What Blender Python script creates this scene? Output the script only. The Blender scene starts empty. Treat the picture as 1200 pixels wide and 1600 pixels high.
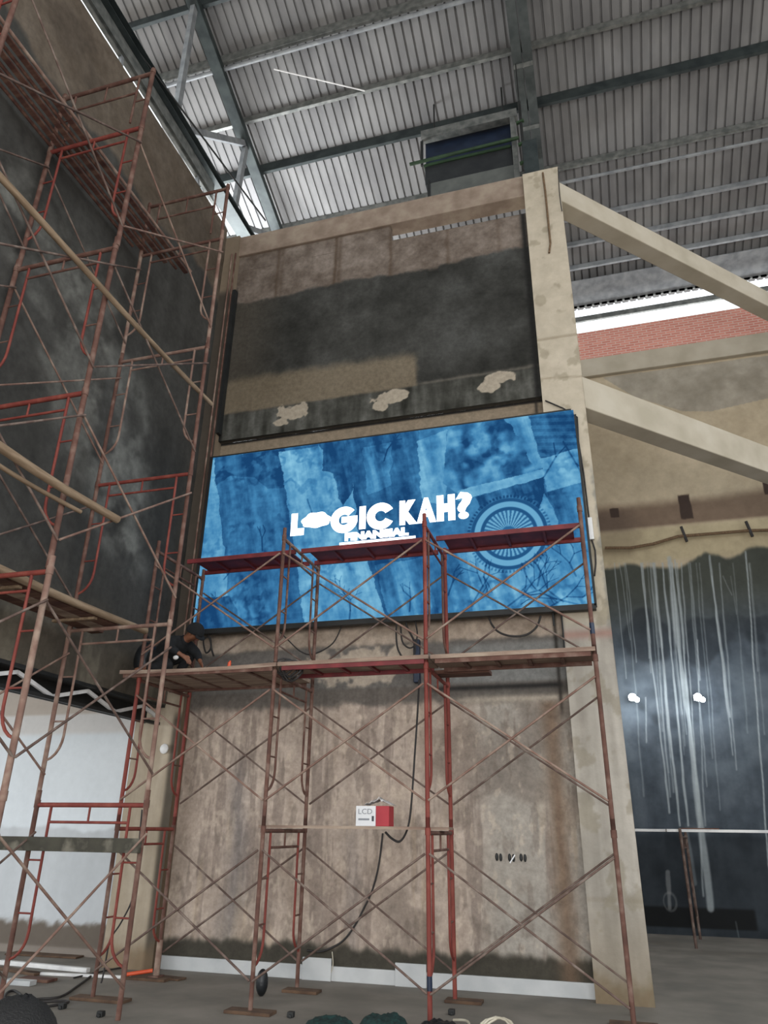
import bpy, bmesh, math, random
import numpy as np
from mathutils import Vector, Matrix
random.seed(7)
SC = bpy.context.scene
COL = SC.collection

# ------------------------------------------------------------------ camera
F_PX = 1131.87; YAW, PITCH, ROLL = -0.2862167, 0.4129033, 0.0130306; CAM_H = 1.7
fw = np.array([math.sin(YAW)*math.cos(PITCH), math.cos(YAW)*math.cos(PITCH), math.sin(PITCH)])
r0 = np.array([math.cos(YAW), -math.sin(YAW), 0.0]); u0 = np.cross(r0, fw)
rt = r0*math.cos(ROLL)+u0*math.sin(ROLL); up = -r0*math.sin(ROLL)+u0*math.cos(ROLL)
cd = bpy.data.cameras.new('camera'); cam = bpy.data.objects.new('camera', cd); COL.objects.link(cam)
M = Matrix.Identity(4)
for i in range(3):
    M[i][0], M[i][1], M[i][2] = float(rt[i]), float(up[i]), float(-fw[i])
M[2][3] = CAM_H
cam.matrix_world = M
cd.sensor_fit = 'VERTICAL'; cd.sensor_height = 24.0; cd.lens = 24.0*F_PX/1600
cd.clip_start = 0.05; cd.clip_end = 300
SC.camera = cam

# ------------------------------------------------------------------ world, lamps, exposure
SC.view_settings.view_transform = 'Standard'; SC.view_settings.look = 'None'
SC.view_settings.gamma = 1.0; SC.view_settings.use_curve_mapping = False
SC.view_settings.exposure = 0.0
w = bpy.data.worlds.new('overcast_sky'); SC.world = w; w.use_nodes = True
nt = w.node_tree; bg = nt.nodes['Background']
tc = nt.nodes.new('ShaderNodeTexCoord'); sx = nt.nodes.new('ShaderNodeSeparateXYZ')
rp = nt.nodes.new('ShaderNodeValToRGB'); mr = nt.nodes.new('ShaderNodeMapRange')
nt.links.new(tc.outputs['Generated'], sx.inputs[0]); nt.links.new(sx.outputs['Z'], mr.inputs['Value'])
mr.inputs['From Min'].default_value = -1; mr.inputs['From Max'].default_value = 1
rp.color_ramp.elements[0].position = 0.0; rp.color_ramp.elements[0].color = (.50, .47, .44, 1)
rp.color_ramp.elements[1].position = 1.0; rp.color_ramp.elements[1].color = (.86, .95, 1.0, 1)
e = rp.color_ramp.elements.new(0.49); e.color = (.52, .50, .47, 1)
e = rp.color_ramp.elements.new(0.52); e.color = (.95, .98, 1.0, 1)
nt.links.new(mr.outputs[0], rp.inputs[0]); nt.links.new(rp.outputs[0], bg.inputs['Color'])
bg.inputs['Strength'].default_value = 2.0

# daylight through the big open side of the hall behind the photographer
def area(name, loc, target, size, size_y, power, color):
    l = bpy.data.lights.new(name, 'AREA'); l.shape = 'RECTANGLE'; l.size = size; l.size_y = size_y
    l.energy = power; l.color = color
    o = bpy.data.objects.new(name, l); COL.objects.link(o); o.location = loc
    d = Vector(target)-Vector(loc); o.rotation_euler = d.to_track_quat('-Z', 'Y').to_euler()
    return o
area('daylight_open_side', (0.5, -4.5, 2.6), (-2.5, 9.7, 0.2), 11, 3.6, 960, (1.0, .96, .93))
area('daylight_right_side', (8.3, 9.5, 9.0), (1.0, 12.0, 6.0), 9, 8, 110, (.92, .96, 1.0))
area('daylight_left_eave', (-8.3, 12.2, 13.0), (-6.0, 11.4, 16.4), 1.6, 6, 700, (.96, .98, 1.0))
area('daylight_clerestory', (4.0, 18.6, 12.0), (4.0, 14.8, 14.9), 9, 1.5, 330, (.96, .98, 1.0))
area('daylight_left_hall', (-12.0, 5.0, 2.6), (-8.0, 10.2, 1.6), 4, 3, 190, (.88, .95, 1.0))

# ------------------------------------------------------------------ helpers
def ray(px, py): return fw+(px-600)/F_PX*rt-(py-800)/F_PX*up
def at(px, py, ax, val):
    d = ray(px, py); c = np.array([0, 0, CAM_H]); t = (val-c[ax])/d[ax]; return c+t*d

class MB:
    def __init__(s): s.v = []; s.f = []; s.sm = []
    def add(s, vs, fs, smooth=False):
        o = len(s.v); s.v += [tuple(map(float, v)) for v in vs]
        s.f += [tuple(i+o for i in f) for f in fs]; s.sm += [smooth]*len(fs)
    def box(s, a, b):
        x0, y0, z0 = a; x1, y1, z1 = b
        vs = [(x0,y0,z0),(x1,y0,z0),(x1,y1,z0),(x0,y1,z0),(x0,y0,z1),(x1,y0,z1),(x1,y1,z1),(x0,y1,z1)]
        s.add(vs, [(0,3,2,1),(4,5,6,7),(0,1,5,4),(1,2,6,5),(2,3,7,6),(3,0,4,7)]); return s
    def hexa(s, vs):
        s.add(vs, [(0,3,2,1),(4,5,6,7),(0,1,5,4),(1,2,6,5),(2,3,7,6),(3,0,4,7)]); return s
    def bar(s, p, q, wd, ht, upv=(0,0,1)):      # rectangular bar from p to q, wd sideways, ht along up
        p = Vector(p); q = Vector(q); d = (q-p).normalized(); uu = Vector(upv)
        sd = d.cross(uu)
        if sd.length < 1e-4: sd = d.cross(Vector((1,0,0)))
        sd.normalize(); uu = sd.cross(d).normalized()
        a = sd*wd/2; b = uu*ht/2
        s.hexa([p-a-b, p+a-b, q+a-b, q-a-b, p-a+b, p+a+b, q+a+b, q-a+b]); return s
    def tube(s, pts, r, n=8, r2=None, cap=True):
        pts = [Vector(p) for p in pts]; k = len(pts); rings = []
        prev = None
        for i, p in enumerate(pts):
            if i == 0: t = pts[1]-pts[0]
            elif i == k-1: t = pts[-1]-pts[-2]
            else: t = (pts[i+1]-pts[i]).normalized()+(pts[i]-pts[i-1]).normalized()
            if t.length < 1e-9: t = Vector((0,0,1))
            t.normalize()
            if prev is None:
                a = t.orthogonal().normalized()
            else:
                a = prev-t*prev.dot(t)
                a = a.normalized() if a.length > 1e-6 else t.orthogonal().normalized()
            prev = a; b = t.cross(a)
            rr = r if r2 is None else r+(r2-r)*i/(k-1)
            rings.append([p+(a*math.cos(2*math.pi*j/n)+b*math.sin(2*math.pi*j/n))*rr for j in range(n)])
        vs = [v for rg in rings for v in rg]; fs = []
        for i in range(k-1):
            for j in range(n):
                fs.append((i*n+j, i*n+(j+1) % n, (i+1)*n+(j+1) % n, (i+1)*n+j))
        s.add(vs, fs, True)
        if cap:
            s.add(rings[0], [tuple(range(n))[::-1]]); s.add(rings[-1], [tuple(range(n))])
        return s
    def chan(s, p, q, wd, ht, th=.012, flip=1):  # C channel with open side
        p = Vector(p); q = Vector(q); d = (q-p).normalized(); u_ = Vector((0,0,1)); sd = d.cross(u_).normalized(); u_ = sd.cross(d)
        s.bar(p+sd*wd/2*flip, q+sd*wd/2*flip, th, ht, u_)
        s.bar(p+u_*ht/2, q+u_*ht/2, wd, th, u_); s.bar(p-u_*ht/2, q-u_*ht/2, wd, th, u_); return s
    def ball(s, c, r, n=12, m=8, sc=(1,1,1)):
        vs = []; fs = []
        for i in range(m+1):
            th = math.pi*i/m
            for j in range(n):
                ph = 2*math.pi*j/n
                vs.append((c[0]+r*sc[0]*math.sin(th)*math.cos(ph), c[1]+r*sc[1]*math.sin(th)*math.sin(ph), c[2]+r*sc[2]*math.cos(th)))
        for i in range(m):
            for j in range(n):
                fs.append((i*n+j, (i+1)*n+j, (i+1)*n+(j+1) % n, i*n+(j+1) % n))
        s.add(vs, fs, True); return s
    def build(s, name, mat, parent=None, bevel=0):
        me = bpy.data.meshes.new(name)
        off = Vector((0,0,0))
        me.from_pydata(s.v, [], s.f); me.update()
        me.polygons.foreach_set('use_smooth', s.sm)
        o = bpy.data.objects.new(name, me); COL.objects.link(o)
        if mat: me.materials.append(mat)
        if parent:
            o.parent = parent; o.matrix_parent_inverse = parent.matrix_world.inverted()
        if bevel:
            b = o.modifiers.new('bevel', 'BEVEL'); b.width = bevel; b.segments = 2; b.limit_method = 'ANGLE'
        return o

def tag(o, label=None, cat=None, group=None, kind=None):
    if label: o['label'] = label
    if cat: o['category'] = cat
    if group: o['group'] = group
    if kind: o['kind'] = kind
    return o
def thing(name, label, cat, loc, group=None):
    o = bpy.data.objects.new(name, None); o.empty_display_size = .1; COL.objects.link(o)
    o.location = loc; o.matrix_world = Matrix.Translation(Vector(loc))
    return tag(o, label, cat, group)

def lin(c): 
    c = np.asarray(c, float)/255.0
    return np.where(c <= .04045, c/12.92, ((c+.055)/1.055)**2.4)
def L4(c, k=1.0): 
    a = lin(c)*k; return (float(a[0]), float(a[1]), float(a[2]), 1)

def mat(name, c1, c2=None, scale=6, rough=.85, metal=0, bump=.15, stretch=(1,1,1), lo=.35, hi=.65, c3=None, detail=6, k=1.0):
    m = bpy.data.materials.new(name); m.use_nodes = True; n = m.node_tree; b = n.nodes['Principled BSDF']
    b.inputs['Roughness'].default_value = rough; b.inputs['Metallic'].default_value = metal
    t = n.nodes.new('ShaderNodeTexCoord'); mp = n.nodes.new('ShaderNodeMapping'); ns = n.nodes.new('ShaderNodeTexNoise')
    mp.inputs['Scale'].default_value = stretch
    ns.inputs['Scale'].default_value = scale; ns.inputs['Detail'].default_value = detail
    n.links.new(t.outputs['Object'], mp.inputs[0]); n.links.new(mp.outputs[0], ns.inputs['Vector'])
    cr = n.nodes.new('ShaderNodeValToRGB'); cr.color_ramp.elements[0].position = lo; cr.color_ramp.elements[1].position = hi
    cr.color_ramp.elements[0].color = L4(c1, k); cr.color_ramp.elements[1].color = L4(c2 or c1, k)
    if c3 is not None:
        e = cr.color_ramp.elements.new((lo+hi)/2); e.color = L4(c3, k)
    n.links.new(ns.outputs['Fac'], cr.inputs[0]); n.links.new(cr.outputs[0], b.inputs['Base Color'])
    if bump:
        bp = n.nodes.new('ShaderNodeBump'); bp.inputs['Strength'].default_value = bump; bp.inputs['Distance'].default_value = .01
        n2 = n.nodes.new('ShaderNodeTexNoise'); n2.inputs['Scale'].default_value = scale*5; n.links.new(t.outputs['Object'], n2.inputs['Vector'])
        n.links.new(n2.outputs['Fac'], bp.inputs['Height']); n.links.new(bp.outputs[0], b.inputs['Normal'])
    return m

def painted(name, rough=.9, ns_scale=9, amt=.22, bump=.35, k=1.0, stretch=(1,1,1), spec=.25):
    m = bpy.data.materials.new(name); m.use_nodes = True; n = m.node_tree; b = n.nodes['Principled BSDF']
    b.inputs['Roughness'].default_value = rough; b.inputs['Specular IOR Level'].default_value = spec
    a = n.nodes.new('ShaderNodeVertexColor'); a.layer_name = 'Col'
    t = n.nodes.new('ShaderNodeTexCoord'); mp = n.nodes.new('ShaderNodeMapping'); mp.inputs['Scale'].default_value = stretch
    ns = n.nodes.new('ShaderNodeTexNoise'); ns.inputs['Scale'].default_value = ns_scale; ns.inputs['Detail'].default_value = 8; ns.inputs['Roughness'].default_value = .65
    n.links.new(t.outputs['Object'], mp.inputs[0]); n.links.new(mp.outputs[0], ns.inputs['Vector'])
    r = n.nodes.new('ShaderNodeMapRange'); r.inputs['From Min'].default_value = .25; r.inputs['From Max'].default_value = .75
    r.inputs['To Min'].default_value = k*(1-amt); r.inputs['To Max'].default_value = k*(1+amt)
    n.links.new(ns.outputs['Fac'], r.inputs['Value'])
    mx = n.nodes.new('ShaderNodeVectorMath'); mx.operation = 'SCALE'
    n.links.new(a.outputs['Color'], mx.inputs[0]); n.links.new(r.outputs[0], mx.inputs['Scale'])
    n.links.new(mx.outputs[0], b.inputs['Base Color'])
    bp = n.nodes.new('ShaderNodeBump'); bp.inputs['Strength'].default_value = bump; bp.inputs['Distance'].default_value = .02
    n.links.new(ns.outputs['Fac'], bp.inputs['Height']); n.links.new(bp.outputs[0], b.inputs['Normal'])
    return m

# --- numpy noise
def _h(ix, iy, seed):
    n = (ix.astype(np.int64)*374761393+iy.astype(np.int64)*668265263+seed*1274126177) & 0x7fffffff
    n = ((n ^ (n >> 13))*1274126177) & 0x7fffffff
    return ((n ^ (n >> 16)) & 0xffff)/65535.0
def vn(x, y, seed=0):
    ix = np.floor(x); iy = np.floor(y); fx = x-ix; fy = y-iy
    fx = fx*fx*(3-2*fx); fy = fy*fy*(3-2*fy)
    a = _h(ix, iy, seed); b = _h(ix+1, iy, seed); c = _h(ix, iy+1, seed); d = _h(ix+1, iy+1, seed)
    return (a*(1-fx)+b*fx)*(1-fy)+(c*(1-fx)+d*fx)*fy
def fbm(x, y, s=1.0, o=5, seed=0):
    t = 0; am = .5; tot = 0
    for i in range(o):
        t = t+am*vn(x*s, y*s, seed+i*17); tot += am; am *= .55; s *= 2.03
    return t/tot
def sst(a, b, x):
    t = np.clip((x-a)/(b-a+1e-9), 0, 1); return t*t*(3-2*t)
def mixc(c, d, t):
    t = np.asarray(t)[..., None]; return c*(1-t)+np.asarray(d, float)*t
def poly(X, Z, pts):
    ins = np.zeros(X.shape, bool); n = len(pts)
    for i in range(n):
        x1, z1 = pts[i]; x2, z2 = pts[(i+1) % n]
        c = ((z1 > Z) != (z2 > Z)) & (X < (x2-x1)*(Z-z1)/(z2-z1+1e-12)+x1)
        ins ^= c
    return ins.astype(float)
def segd(X, Z, a, b):
    ax, az = a; bx, bz = b; dx, dz = bx-ax, bz-az
    t = np.clip(((X-ax)*dx+(Z-az)*dz)/(dx*dx+dz*dz+1e-12), 0, 1)
    return np.hypot(X-ax-t*dx, Z-az-t*dz)

def painted_grid(name, m, fixed_ax, fixed, a0, a1, z0, z1, na, nz, paint, parent=None, back=.25, disp=0):
    """wall slab with a finely divided, painted front face; fixed_ax 1: faces -Y, fixed_ax 0: faces +X"""
    A, Z = np.meshgrid(np.linspace(a0, a1, na), np.linspace(z0, z1, nz))
    colr = lin(np.clip(paint(A, Z), 0, 255))
    N = na*nz
    fx = np.full(A.shape, fixed)
    if disp: fx = fx+disp*(fbm(A, Z, 2.2, 4, 99)-.5)
    if fixed_ax == 1:
        co = np.stack([A, fx, Z], -1).reshape(-1, 3); bk = [(a0, fixed+back, z0), (a1, fixed+back, z0), (a1, fixed+back, z1), (a0, fixed+back, z1)]
    else:
        co = np.stack([fx, A, Z], -1).reshape(-1, 3); bk = [(fixed-back, a0, z0), (fixed-back, a1, z0), (fixed-back, a1, z1), (fixed-back, a0, z1)]
    idx = np.arange(N).reshape(nz, na)
    q = np.stack([idx[:-1, :-1], idx[:-1, 1:], idx[1:, 1:], idx[1:, :-1]], -1).reshape(-1, 4)
    if fixed_ax == 0: q = q
    faces = q.tolist()
    c = [N, N+1, N+2, N+3]; k = [0, na-1, N-1, N-na]
    faces += [[c[3], c[2], c[1], c[0]], [k[1], k[0], c[0], c[1]], [k[2], k[1], c[1], c[2]], [k[3], k[2], c[2], c[3]], [k[0], k[3], c[3], c[0]]]
    me = bpy.data.meshes.new(name); me.from_pydata(co.tolist()+bk, [], faces); me.update()
    at_ = me.color_attributes.new('Col', 'FLOAT_COLOR', 'POINT')
    arr = np.ones((N+4, 4)); arr[:N, :3] = colr.reshape(-1, 3); arr[N:, :3] = colr.reshape(-1, 3).mean(0)
    at_.data.foreach_set('color', arr.ravel().astype(np.float32))
    o = bpy.data.objects.new(name, me); COL.objects.link(o); me.materials.append(m)
    if parent: o.parent = parent; o.matrix_parent_inverse = parent.matrix_world.inverted()
    return o

# ------------------------------------------------------------------ materials
KW = 1.0
m_wall = painted('old plaster', k=KW, ns_scale=14, amt=.26)
m_pillar = painted('cream concrete', k=1.05, amt=.12, ns_scale=5)
m_darkwall = painted('dark coated plaster', k=1.0, amt=.28, rough=.8)
m_white = painted('white wall paint', amt=.05, bump=.08, rough=.8)
m_floor = mat('cement floor', (106,102,95), (128,122,114), scale=1.6, rough=.8, bump=.1, c3=(117,112,104), detail=10)
m_conc = mat('cream beam concrete', (160,152,134), (178,170,154), scale=1.5, rough=.9, bump=.1, c3=(170,161,144))
m_conc_red = mat('raw top beam concrete', (128,112,98), (152,138,122), scale=4, rough=.95, bump=.5, c3=(140,124,110))
m_brick = None
m_steel = mat('galvanised purlin steel', (92,96,94), (128,130,127), scale=7, rough=.5, metal=.35, bump=.05)
m_dsteel = mat('dark roof steel', (40,48,50), (58,66,66), scale=5, rough=.55, metal=.3, bump=.05)
m_gsteel = mat('grey painted steel', (112,116,120), (140,144,146), scale=5, rough=.55, metal=.2, bump=.05)
m_wsteel = mat('white steel', (200,200,200), (226,226,224), scale=5, rough=.5, bump=.05)
m_black = mat('black steel', (16,18,18), (30,32,32), scale=5, rough=.6, bump=.05)
m_red = mat('red scaffold paint', (106,42,35), (134,70,58), scale=9, rough=.75, bump=.2, stretch=(1,1,.5), c3=(116,50,41), lo=.3, hi=.72)
m_rust = mat('rusted brown scaffold tube', (76,50,42), (120,97,86), scale=7, rough=.85, bump=.25, c3=(94,64,54), lo=.3, hi=.7)
m_dusty = mat('cement splashed scaffold tube', (104,78,68), (150,132,118), scale=6, rough=.9, bump=.3, c3=(122,96,85), lo=.3, hi=.7)
m_brace = mat('dull brace tube', (78,62,55), (120,106,97), scale=8, rough=.8, bump=.15, c3=(96,77,69))
m_maroon = mat('maroon catwalk steel', (92,28,32), (120,42,44), scale=5, rough=.65, bump=.1, c3=(104,34,38))
m_plank = mat('cement caked plank', (120,100,88), (158,142,126), scale=5, rough=.95, bump=.5, stretch=(.4,3,3), c3=(138,118,104))
m_plankr = mat('stained timber', (72,44,38), (108,80,66), scale=4, rough=.95, bump=.4, stretch=(.4,3,3), c3=(88,58,48))
m_bamboo = mat('weathered round timber', (112,94,74), (148,129,106), scale=5, rough=.85, bump=.3, stretch=(4,.5,4), c3=(130,110,88))
m_wood = mat('sole board wood', (70,52,40), (98,76,58), scale=6, rough=.95, bump=.4)
m_tile = mat('white wall tile', (172,175,176), (190,192,192), scale=3, rough=.35, bump=.02)
m_cable = mat('black cable rubber', (30,28,28), (46,43,42), scale=9, rough=.7, bump=0)
m_wcable = mat('pale cable', (176,168,150), (196,190,172), scale=9, rough=.7, bump=0)
m_rope = mat('brown rope', (92,74,56), (120,98,74), scale=30, rough=1, bump=.4)
m_skin = mat('skin', (112,72,52), (130,86,62), scale=8, rough=.6, bump=.05)
m_cloth = mat('black cloth', (14,16,19), (24,27,30), scale=12, rough=.95, bump=.3)
m_trouser = mat('charcoal cloth', (16,18,20), (28,30,32), scale=12, rough=.95, bump=.3)
m_hair = mat('black hair', (3,3,4), (8,8,9), scale=40, rough=.8, bump=.5)
m_glove = mat('pale glove', (196,196,196), (216,214,210), scale=8, rough=.8, bump=.1)
m_tarp = mat('green net fabric', (8,30,30), (20,58,54), scale=30, rough=.9, bump=.8, c3=(12,42,40))
m_bag = mat('black plastic sheet', (14,16,18), (28,32,36), scale=6, rough=.45, bump=.4)
m_blue = mat('blue plastic', (18,30,50), (28,44,70), scale=5, rough=.5, bump=.05)
m_orange = mat('orange plastic', (196,74,40), (214,92,54), scale=5, rough=.5, bump=.05)
m_boxw = mat('white cardboard', (206,208,210), (222,223,224), scale=3, rough=.6, bump=.02)
m_boxr = mat('crimson cardboard', (150,34,46), (166,44,54), scale=3, rough=.6, bump=.02)
m_ink = mat('grey print ink', (120,124,130), (132,136,142), scale=3, rough=.6, bump=0)
m_inkd = mat('dark print ink', (50,54,60), (62,66,72), scale=3, rough=.6, bump=0)
m_film = mat('crumpled pale plastic film', (190,186,184), (214,210,208), scale=9, rough=.4, bump=.5)
m_dark = mat('dark fabric duct', (22,26,30), (36,40,42), scale=4, rough=.8, bump=.1)
m_navy = mat('navy panel', (20,30,48), (32,44,64), scale=4, rough=.4, bump=.05)
m_green = mat('dark green pole paint', (30,52,30), (44,70,42), scale=6, rough=.7, bump=.1)
m_louv = mat('grey duct base', (78,82,80), (94,97,94), scale=4, rough=.7, bump=.1)

def brick_material():
    m = bpy.data.materials.new('red brickwork'); m.use_nodes = True; n = m.node_tree; b = n.nodes['Principled BSDF']
    t = n.nodes.new('ShaderNodeTexCoord'); mp = n.nodes.new('ShaderNodeMapping'); mp.inputs['Rotation'].default_value = (math.radians(90), 0, 0)
    br = n.nodes.new('ShaderNodeTexBrick'); br.inputs['Color1'].default_value = L4((206,138,122)); br.inputs['Color2'].default_value = L4((188,118,104))
    br.inputs['Mortar'].default_value = L4((200,168,156)); br.inputs['Scale'].default_value = 1; br.inputs['Brick Width'].default_value = .22; br.inputs['Row Height'].default_value = .07
    br.inputs['Mortar Size'].default_value = .012; b.inputs['Roughness'].default_value = .95
    n.links.new(t.outputs['Object'], mp.inputs[0]); n.links.new(mp.outputs[0], br.inputs['Vector']); n.links.new(br.outputs['Color'], b.inputs['Base Color'])
    bp = n.nodes.new('ShaderNodeBump'); bp.inputs['Strength'].default_value = .6; n.links.new(br.outputs['Fac'], bp.inputs['Height']); bp.invert = True
    n.links.new(bp.outputs[0], b.inputs['Normal']); return m
m_brick = brick_material()

def sheet_material():
    m = bpy.data.materials.new('zinc roof sheet'); m.use_nodes = True; n = m.node_tree; b = n.nodes['Principled BSDF']
    b.inputs['Roughness'].default_value = .55; b.inputs['Metallic'].default_value = .25
    t = n.nodes.new('ShaderNodeTexCoord'); mp = n.nodes.new('ShaderNodeMapping'); mp.inputs['Scale'].default_value = (1.2, .5, .5)
    ns = n.nodes.new('ShaderNodeTexNoise'); ns.inputs['Scale'].default_value = 1.6; ns.inputs['Detail'].default_value = 5
    n.links.new(t.outputs['Object'], mp.inputs[0]); n.links.new(mp.outputs[0], ns.inputs['Vector'])
    cr = n.nodes.new('ShaderNodeValToRGB'); cr.color_ramp.elements[0].position = .35; cr.color_ramp.elements[1].position = .65
    cr.color_ramp.elements[0].color = L4((112,112,113)); cr.color_ramp.elements[1].color = L4((136,136,136))
    n.links.new(ns.outputs['Fac'], cr.inputs[0]); n.links.new(cr.outputs[0], b.inputs['Base Color'])
    return m
m_sheet = sheet_material()

# ================================================================== STRUCTURE
# floor
MB().box((-16, -12, -.2), (12, 16.6, 0)).build('floor', m_floor)['kind'] = 'structure'

YB = 9.82      # lower wall face
YU = 9.72      # upper wall face
YP = 9.6       # pillar face
XW = -6.15     # left wall face

def paint_upper(X, Z):
    n = fbm(X, Z, 1.1, 5, 1); n2 = fbm(X, Z, 5, 4, 2); st = fbm(X*4, Z*.6, 1.5, 4, 3)
    c = np.zeros(X.shape+(3,))+np.array([58, 58, 55.])
    c = c+((n-.5)*46)[..., None]+((n2-.5)*26)[..., None]
    c = mixc(c, (82, 75, 65), sst(-4.6, -5.7, X)*.6)               # browner towards the left end
    c = mixc(c, (80, 81, 79), sst(-2.4, -1.2, X)*sst(.35, .65, n)*.6)
    # bare concrete band at the top with board joints
    lim = 10.76+(n2-.5)*.16-.05*np.sin(X*2.1)
    top = np.zeros(X.shape+(3,))+np.array([112, 101, 92.])+((n2-.5)*60)[..., None]+((n-.5)*24)[..., None]
    for jx, dk in ((-5.02, .6), (-4.93, .3), (-3.86, .8), (-3.78, .5), (-2.80, .6), (-1.76, .5), (-.86, .35)):
        top = mixc(top, (82, 68, 56), dk*np.exp(-((X-jx-(n2-.5)*.04)/.035)**2))
    c = mixc(c, top, sst(lim-.04, lim+.04, Z))
    # pale band
    e1 = 9.02-.05*(X+5.8)/3.4+(n2-.5)*.12; right = -2.33+(n2-.5)*.12
    tan = np.zeros(X.shape+(3,))+np.array([116, 105, 88.])+((n-.5)*26)[..., None]
    c = mixc(c, tan, sst(e1+.12, e1-.12, Z)*sst(right+.05, right-.05, X)*sst(8.28, 8.34, Z)*.92)
    c = mixc(c, (118, 112, 102), np.exp(-((Z-8.36-(n2-.5)*.04)/.035)**2)*sst(-2.4, -2.2, X)*.6)
    # rough dark strip above the screen
    rough = np.zeros(X.shape+(3,))+np.array([70, 70, 65.])+((st-.5)*90)[..., None]+((n2-.5)*40)[..., None]
    c = mixc(c, rough, sst(8.36, 8.28, Z+(n2-.5)*.06))
    for cx, cz, rx, rz in ((-4.5, 8.17, .3, .17), (-4.7, 8.0, .14, .1), (-2.72, 8.18, .32, .13), (-2.95, 8.05, .13, .1), (-.95, 8.25, .3, .12), (-1.15, 8.1, .18, .14)):
        d = np.hypot((X-cx)/rx, (Z-cz)/rz)+(fbm(X, Z, 7, 3, 8)-.5)*1.2
        c = mixc(c, (160, 150, 134), sst(1.0, .85, d))
    c = mixc(c, (24, 25, 25), sst(-5.80, -5.84, X)*sst(11.15, 11.0, Z))   # dark gap in the corner, its shade painted black
    c = mixc(c, (34, 34, 33), np.exp(-((X+.42)/.05)**2)*.9)  # dark reveal beside the pillar, its shade painted on
    return c
painted_grid('wall_back', m_wall, 1, YU, -6.0, -.36, 7.80, 11.53, 420, 300, paint_upper, back=.1, disp=.015)['kind'] = 'structure'
# strip above, left of the light slit
painted_grid('wall_back_upper', m_wall, 1, YU, -6.0, -2.80, 11.53, 11.90, 160, 32, lambda X, Z: paint_upper(X, Z), back=.1)['kind'] = 'structure'
# top ring beam
MB().box((-6.15, 9.665, 11.88), (-.36, 9.97, 12.36)).build('trim_1', m_conc_red, bevel=.015)['kind'] = 'structure'

def paint_lower(X, Z):
    n = fbm(X, Z, .9, 5, 21); n2 = fbm(X, Z, 5, 4, 22); st = fbm(X*5, Z*.55, 1.3, 5, 23)
    c = np.zeros(X.shape+(3,))+np.array([158, 144, 132.])+((st-.5)*50)[..., None]+((n-.5)*40)[..., None]+((n2-.5)*18)[..., None]
    c = mixc(c, (136, 133, 126), sst(-1.9, -1.3, X)*.75*sst(.3, .5, n+.2))
    c = mixc(c, (104, 92, 84), sst(.56, .68, st)*.55)
    c = mixc(c, (166, 148, 126), sst(.60, .70, fbm(X*4, Z*.4, 1.2, 4, 27))*.4*sst(2.4, 1.6, Z))
    c = mixc(c, (96, 86, 78), sst(.58, .72, fbm(X, Z, .8, 4, 29))*.45)
    c = mixc(c, (176, 162, 146), sst(.62, .72, fbm(X*1.5, Z, 7, 3, 35))*.40)
    c = mixc(c, (98, 88, 80), sst(.60, .70, fbm(X*2.2, Z*.8, 4, 4, 36))*.38)
    c = mixc(c, (92, 90, 92), np.exp(-((X+4.95+(n-.5)*.3)/.16)**2)*sst(2.9, 2.0, Z)*.45+np.exp(-((X+3.3+(n-.5)*.3)/.12)**2)*sst(3.2, 1.0, Z)*.25)
    # ragged dark base
    lim = .36+(fbm(X*6, X*0, 1, 3, 31)-.5)*.14
    c = mixc(c, (58, 55, 48), sst(lim+.05, lim-.05, Z))
    # painted shadow line of the ledge and ragged dark line at the top of the lower panel
    c = mixc(c, (74, 70, 66), sst(3.22, 3.34, Z+(n2-.5)*.16)*.8)
    c = mixc(c, (160, 150, 136), np.exp(-((Z-3.30)/.05)**2)*sst(-2.0, -1.6, X)*.8)
    c = mixc(c, (34, 33, 32), np.exp(-((Z-3.46)/.035)**2)*sst(-2.4, -1.9, X)*sst(-.4, -.5, X)*.9)
    c = mixc(c, (96, 92, 88), sst(3.48, 3.54, Z)*sst(4.16, 4.08, Z))       # grey infill
    c = mixc(c, (124, 126, 124), sst(3.5, 3.56, Z)*sst(4.1, 4.0, Z)*sst(-2.1, -1.8, X)*(.35+.5*n))
    d = np.hypot((X+3.1)/.85, (Z-3.82)/.3)+(fbm(X, Z, 5, 4, 33)-.5)*1.7
    c = mixc(c, (158, 146, 132), sst(1.1, .8, d)*sst(3.5, 3.56, Z))
    up_ = sst(4.08, 4.16, Z+(n2-.5)*.1)
    c = mixc(c, np.array([160, 146, 132.])+((n2-.5)*50)[..., None], up_)
    c = mixc(c, (120, 108, 92), sst(7.2, 7.4, Z))
    c = mixc(c, (30, 29, 28), sst(7.74, 7.78, Z))  # dark line under the upper wall's soffit, shade put into the colour
    c = mixc(c, (40, 37, 34), np.exp(-((X+.47)/.025)**2)*.8*sst(3.0, 3.2, Z))
    c = mixc(c, (102, 82, 66), np.exp(-((X+.62)/.12)**2)*.7*sst(3.3, 3.2, Z))
    # marker crosses left around the three sockets
    for cx, cz in ((-5.2, .9),):
        pass
    return c
painted_grid('wall_back_lower', painted('lower wall plaster', k=1.22, ns_scale=14, amt=.28), 1, YB, -6.0, -.36, 0, 7.80, 440, 560, paint_lower, back=.4, disp=.012)['kind'] = 'structure'

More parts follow.
